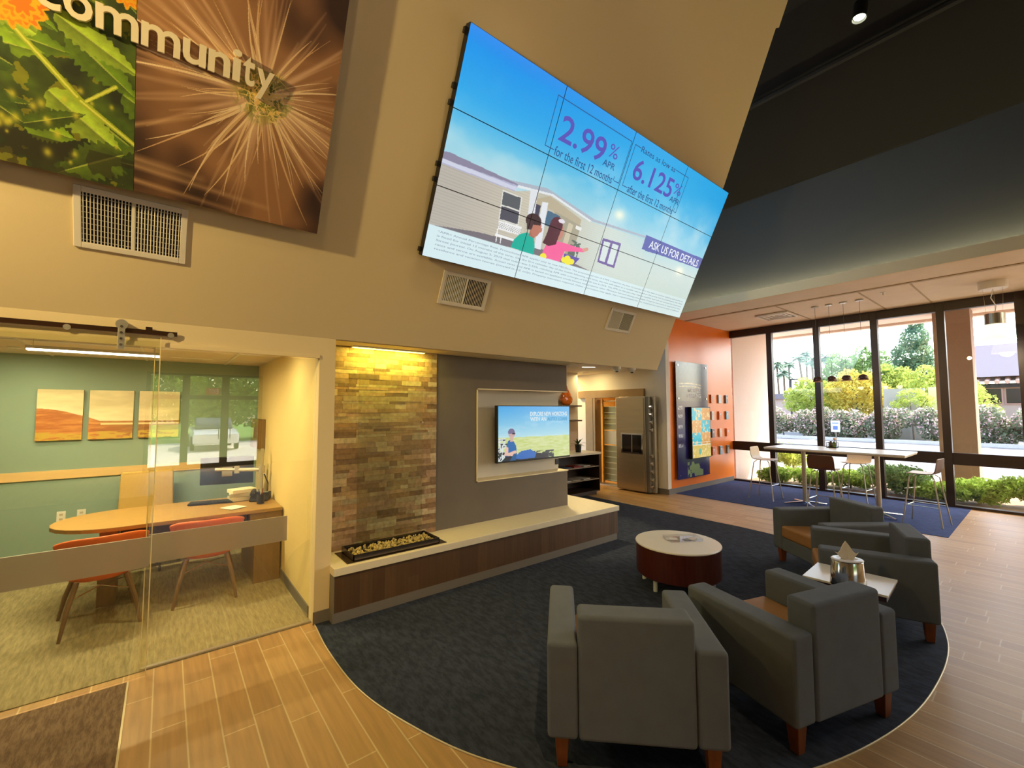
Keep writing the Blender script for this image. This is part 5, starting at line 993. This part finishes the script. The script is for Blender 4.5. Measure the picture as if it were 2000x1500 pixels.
def folm(name, c, trans=.45, var=.35):
    m = bpy.data.materials.new(name); m.use_nodes = True; MATS[name] = m; n = m.node_tree.nodes; l = m.node_tree.links; n.clear()
    tc = n.new('ShaderNodeTexCoord'); t = n.new('ShaderNodeTexNoise'); t.inputs['Scale'].default_value = 2.5; t.inputs['Detail'].default_value = 8; l.new(tc.outputs['Object'], t.inputs[0])
    r = n.new('ShaderNodeMapRange'); r.inputs[1].default_value = .35; r.inputs[2].default_value = .65; r.inputs[3].default_value = 1-var; r.inputs[4].default_value = 1+var; l.new(t.outputs[0], r.inputs[0])
    mx = n.new('ShaderNodeVectorMath'); mx.operation = 'SCALE'; mx.inputs[0].default_value = c[:3]; l.new(r.outputs[0], mx.inputs['Scale'])
    d = n.new('ShaderNodeBsdfDiffuse'); tr = n.new('ShaderNodeBsdfTranslucent'); l.new(mx.outputs[0], d.inputs[0]); l.new(mx.outputs[0], tr.inputs[0])
    q = n.new('ShaderNodeMixShader'); q.inputs[0].default_value = trans; l.new(d.outputs[0], q.inputs[1]); l.new(tr.outputs[0], q.inputs[2]); o = n.new('ShaderNodeOutputMaterial'); l.new(q.outputs[0], o.inputs[0]); return m
BARK = mat('grey brown bark', rgb(110, 92, 76), .9, noise=.2); HG = folm('oleander leaf', rgb(132, 142, 112)); PK = folm('pale pink blossom', rgb(246, 208, 208), .3, .1)
G1 = folm('bright shrub leaf', rgb(156, 182, 84)); G2 = folm('yellow green tree leaf', rgb(188, 198, 104)); G3 = folm('mid green tree leaf', rgb(136, 164, 100)); G4 = folm('golden leaf', rgb(214, 196, 96)); G5 = folm('blue green pine needle', rgb(126, 152, 116)); G6 = folm('palm frond', rgb(140, 158, 136)); ORB = folm('orange blossom', rgb(240, 150, 80), .3, .1)
def plant(name, label, cat, loc, blobs, n, size, fm, group=None, trunk=None, flowers=None, seed=1):
    t = thing(name, label, cat, loc, group=group); V, F = leafmesh(n, blobs, size, seed); obj('foliage', npmesh('foliage', V, F), fm, t, world=False)
    if trunk:
        bm = NB()
        for pts, r0, r1 in trunk: tube(bm, pts, r0, 8, rads=[r0+(r1-r0)*i/(len(pts)-1) for i in range(len(pts))])
        obj('trunk', bm, BARK, t, world=False)
    if flowers:
        k, sz, m = flowers; bl = [(b[0], b[1], b[2]+b[5]*.12, b[3]*1.03, b[4]*1.03, b[5]*.98) for b in blobs]; V, F = leafmesh(k, bl, sz, seed+9); obj('blossoms', npmesh('blossoms', V, F), m, t, world=False)
    return t
hl = ['pink oleander bush at the far left of the hedge, by the stucco wall', 'second pink oleander bush from the left in the parking hedge', 'third pink oleander bush from the left in the parking hedge', 'fourth oleander bush from the left in the parking hedge', 'oleander bush behind the tan column', 'oleander bush just right of the tan column', 'rightmost pink oleander bush in the parking hedge']
for i, y in enumerate((11.2, 9.4, 7.6, 5.8, 4.0, 2.1, .3)):
    rs = random.Random(i); bl = [(rs.uniform(-.5, .5), rs.uniform(-.6, .6), rs.uniform(.45, 1.5), .6, .62, .58) for _ in range(9)]
    plant('oleander_bush', hl[i], 'bush', (32.0, y, -.1), bl, 4600, .09, HG, 'oleander bushes beyond the parking bays', [([(0, 0, 0), (.1, .1, .8)], .05, .02)], (2300, .07, PK), seed=i+20)
def tree(label, x, y, H, blobs, n, size, fm, seed, tr=.12, name='leafy_tree', fl=None):
    return plant(name, label, 'tree', (x, y, -.1), [(bx, by, bz*H, rx, ry, rz*H) for bx, by, bz, rx, ry, rz in blobs], n, size, fm, 'trees beyond the hedge', [([(0, 0, 0), (.05, .05, H*.3), (0, .1, H*.6)], tr, tr*.4), ([(0, 0, H*.3), (.5, .6, H*.6)], tr*.6, tr*.3), ([(0, 0, H*.35), (-.3, -.7, H*.62)], tr*.6, tr*.3)], fl, seed)
std = [(0, 0, .62, 1.3, 1.5, .2), (.4, 1.1, .5, .9, 1.0, .16), (-.3, -1.1, .54, .9, 1.0, .18), (.1, .5, .80, .7, .7, .14), (0, -.5, .74, .7, .7, .15), (0, -.2, .40, 1.2, 1.6, .12), (.2, 1.4, .66, .6, .6, .1), (0, -1.6, .40, .7, .7, .12)]
tree('bright green tree left of the second window post, beyond the hedge', 38, 11.3, 4.6, std, 6200, .11, G2, 51)
tree('mid green tree behind the golden one, beyond the hedge', 42, 10.3, 6.9, std, 6000, .12, G3, 52)
tree('golden yellow tree in the middle window pane', 37, 8.3, 5.0, std, 6000, .11, G4, 53)
tree('green tree behind the third window post', 41, 8.4, 7.1, std, 6000, .12, G3, 54)
tree('yellow-green tree left of the tall pine', 40, 6.9, 5.4, std, 5200, .12, G2, 55)
tree('tall blue-green pine tree rising over the others', 44, 6.3, 8.9, [(0, 0, .5, 1.5, 1.6, .16), (0, .2, .66, 1.2, 1.3, .14), (0, 0, .80, .85, .9, .12), (0, -.1, .93, .45, .5, .09), (.2, .9, .42, 1, 1, .1)], 8500, .12, G5, 56, .2, 'pine_tree')
tree('pale tree reaching behind the tan column', 38, 4.5, 5.0, std, 5200, .11, G2, 57)
tree('small sparse tree standing in front of the pale block wall', 33.2, 5.0, 3.9, [(0, 0, .66, .5, .7, .12), (0, .5, .55, .4, .5, .08), (0, -.5, .58, .45, .5, .1)], 1300, .075, G2, 59, .05)
tree('low pale tree in front of the right building', 36, 3.0, 3.9, [(a, b*.6, c, d*.6, e*.6, f) for a, b, c, d, e, f in std], 1500, .09, G2, 58)
pn = [('palm tree, leftmost in the first clear pane', 28.7, 9.2), ('short palm tree, second from the left', 27.7, 7.7), ('palm tree, third from the left', 26.9, 9.1), ('leaning palm tree, fourth from the left', 25.4, 9.9), ('tallest palm tree of the row', 24.4, 10.7), ('palm tree half behind the second window post', 23.6, 9.6), ('palm tree just right of the second window post', 21.8, 9.9), ('rightmost palm tree of the row', 21.0, 9.6)]
KS = (1, .93, 1.07, .95, 1.08, .9, 1.0, 1.12)
for i, (lb, y, h) in enumerate(pn):
    t = thing('palm_tree', 'tall distant '+lb, 'palm tree', (80*KS[i], y*KS[i], -.1), group='palm row on the skyline'); h = (h-1.75)*KS[i]+1.75+.1; lean_ = -1.6 if i == 3 else (-.6 if i == 0 else -.2)
    obj('trunk', tube(NB(), [(0, lean_*.8 if i in (0, 3) else 0, 0), (0, lean_*.3, h*.5), (0, 0, h)], .17, 8, rads=[.2, .16, .13]), BARK, t, world=False)
    fr_ = NB(); rs = random.Random(i)
    for k in range(26):
        a = rs.uniform(0, 6.28); el = rs.uniform(-.6, 1.1); Ln = rs.uniform(1.1, 1.75); sd = Vector((-math.sin(a), math.cos(a), 0)); pv = None
        for j in range(5):
            q = j/4; p = Vector((math.cos(a)*math.cos(el)*Ln*q, math.sin(a)*math.cos(el)*Ln*q, h+math.sin(el)*Ln*q-.55*q*q*Ln)); wd = (.03, .14, .26, .2, .04)[j]
            cur = [fr_.verts.new(p-sd*wd+Vector((0, 0, -wd*.6))), fr_.verts.new(p), fr_.verts.new(p+sd*wd+Vector((0, 0, -wd*.6)))]
            if pv: fr_.faces.new((pv[0], pv[1], cur[1], cur[0])); fr_.faces.new((pv[1], pv[2], cur[2], cur[1]))
            pv = cur
    obj('fronds', fr_, G6, t, world=False)
ns = [('low green ground-cover shrub against the stucco wall', 11.9, 4.25, .42, 1), ('green shrub under the second window pane', 12.0, 3.7, .40, 1), ('yellow-green shrub below the high table', 12.2, 2.95, .42, 1), ('dark taller shrub behind the blond stool', 12.6, 2.55, .62, 3), ('dark shrub right of the third window post', 12.3, 2.0, .62, 3), ('bright shrub behind the right bar stool', 12.1, 1.45, .42, 1), ('bright green shrub in front of the tan column', 12.2, .95, .52, 1), ('bright green shrub at the right edge of the window', 12.3, .35, .60, 1), ('clipped round shrub at the end of the stucco wall', 14.0, 4.7, .85, 2)]
for i, (lb, x, y, h, k) in enumerate(ns):
    rs = random.Random(i+3); bl = [(rs.uniform(-.3, .3), rs.uniform(-.24, .24), h*rs.uniform(.35, .7), .32, .26, h*.33) for _ in range(7)]
    plant('garden_shrub', lb, 'shrub', (x, y, -.06), bl, 2600, .042, (G1, G1, G2, G3)[k], 'shrubs planted outside the window', [([(0, 0, 0), (0, 0, h*.5)], .02, .01)], seed=i+70)
for i, (lb, x, y) in enumerate((('white irrigation pipe run behind the shrubs', 12.75, 2.3),)): tag(obj('garden_pipe', tube(NB(), [(x, 3.2, .22), (x, 1.5, .2)], .02), WHITEP), lb, 'pipe')
t = thing('parking_sign', 'small white and blue parking sign beyond the high table', 'sign', (24.0, 6.27, -.1)); obj('post', cyl(NB(), (24.02, 6.27, -.1), (24.02, 6.27, 1.2), .025), mat('sign post', rgb(110, 100, 92), .5), t); obj('plate', B((23.98, 6.10, .70), (23.994, 6.44, 1.22)), mat('sign white', rgb(240, 242, 248), .4), t)
q = NB(); box(q, (23.974, 6.18, .80), (23.979, 6.36, .98)); box(q, (23.974, 6.15, 1.08), (23.979, 6.39, 1.12)); obj('emblem', q, mat('sign blue', rgb(90, 120, 190), .4), t)
for lb, x, y, h in (('dark parking lot lamp post near the palms', 50, 16.7, 4.8), ('thin white lamp post between the trees', 50, 13.3, 4.6)):
    t = thing('lamp_post', lb, 'lamp post', (x, y, -.1)); m_ = mat('post dark', rgb(60, 56, 54), .5) if x == 50 and y > 15 else mat('post white', rgb(220, 220, 214), .5)
    obj('pole', cyl(NB(), (0, 0, 0), (0, 0, h), .09), m_, t, world=False); obj('lamp_head', B((-.2, -.8, h), (.2, .1, h+.15)), m_, t, world=False)
def bld(name, label, parts_, loc):
    t = thing(name, label, 'building', loc)
    for nm, a, b, m in parts_: obj(nm, B(a, b), m, t)
    return t
RF = mat('mauve grey roof', rgb(140, 126, 130), .8); PW = mat('pink render', rgb(206, 176, 160), .8); DW = mat('dark window glass', rgb(40, 34, 36), .2)
bld('low_building', 'low flat mauve building under the palms at the far left', [('walls', (55, 15.5, -.1), (60, 24, 2.9), PW), ('roof', (54.6, 15.2, 2.9), (60.4, 24.4, 3.5), RF)], (57, 20, -.1))
bld('garden_wall', 'tall pale block wall segment behind the hedge', [('block_wall', (34.0, 4.6, -.1), (34.3, 6.4, 2.95), mat('pale block', rgb(180, 170, 152), .85))], (34.1, 5.3, -.1))
bld('yellow_wall', 'sunlit cream wall between garden trees and column', [('block_wall', (34.6, 3.4, -.1), (34.9, 4.5, 3.0), mat('sunny cream wall', rgb(238, 226, 160), .85))], (35.1, 4, -.1))
t = thing('roofed_building', 'pink building with a big mauve roof and tile eave at the right', 'building', (42, 0, -.1)); obj('walls', B((40.3, -8, -.1), (46, 3.1, 3.2)), PW, t)
obj('roof', prism(NB(), [(39.6, 3.72), (46.5, 3.72), (46.5, 6.3), (41.8, 5.9)], -8.5, 3.4, 'y'), RF, t); tl = NB()
for i in range(26): y = 2.9-i*.42; cyl(tl, (39.45, y, 3.36), (40.3, y, 3.62), .12, n=8)
obj('tile_row', tl, mat('clay tiles', rgb(230, 180, 160), .8), t); obj('fascia', B((40.0, -8.2, 3.05), (40.3, 3.2, 3.3)), MATS['dark window glass'], t)
for y0, y1 in ((1.95, 2.75), (.9, 1.75), (-.3, .6), (-1.6, -.6)): w__ = obj('window_frame', B((40.22, y0-.06, 2.0), (40.2995, y1+.06, 3.04)), mat('salmon frame', rgb(214, 160, 144), .7), t); obj('window_glass', B((40.19, y0, 2.08), (40.2195, y1, 2.98)), DW, w__)
# front street side, seen mirrored in the office glass
for i, (x, y, H, lb) in enumerate(((-8.5, -24, 7, 'leafy street tree in front of the entrance, leftmost'), (-1.8, -27, 8, 'leafy street tree in front of the entrance, centre left'), (4.6, -24, 7.5, 'leafy street tree in front of the entrance, centre right'), (11, -27, 7, 'leafy street tree in front of the entrance, rightmost'))):
    plant('street_tree', lb, 'tree', (x, y, -.05), [(b*2.0, a*1.6, c*H*.85-.6, e*2.0, d*1.6, f*H*1.35) for a, b, c, d, e, f in std], 9000, .17, G1, 'street trees before the entrance', [([(0, 0, 0), (.1, 0, H*.5)], .2, .1)], None, 90+i)
t = thing('parked_car', 'white car parked in front of the entrance doors', 'car', (1.8, -17.5, -.05)); WC = mat('white car paint', rgb(240, 240, 240), .25, coat=.5)
obj('body', prism(NB(), [(-2.2, .3), (2.2, .3), (2.25, .75), (1.3, .92), (-2.1, .98), (-2.25, .7)], -.85, .85, 'y'), WC, t, world=False, bevel=.08, seg=3).rotation_euler = (0, 0, R(90))
obj('cabin', prism(NB(), [(-1.7, .95), (1.2, .93), (.5, 1.42), (-1.2, 1.45)], -.72, .72, 'y'), mat('car glass', rgb(40, 46, 54), .1), t, world=False, bevel=.06, seg=3).rotation_euler = (0, 0, R(90))
for a in (-1.35, 1.4):
    for b in (-.86, .86): obj('wheel', cyl(NB(), (b-.1*(1 if b > 0 else -1), a, .32), (b+.04*(1 if b > 0 else -1), a, .32), .32, n=24), BLACK, t, world=False)
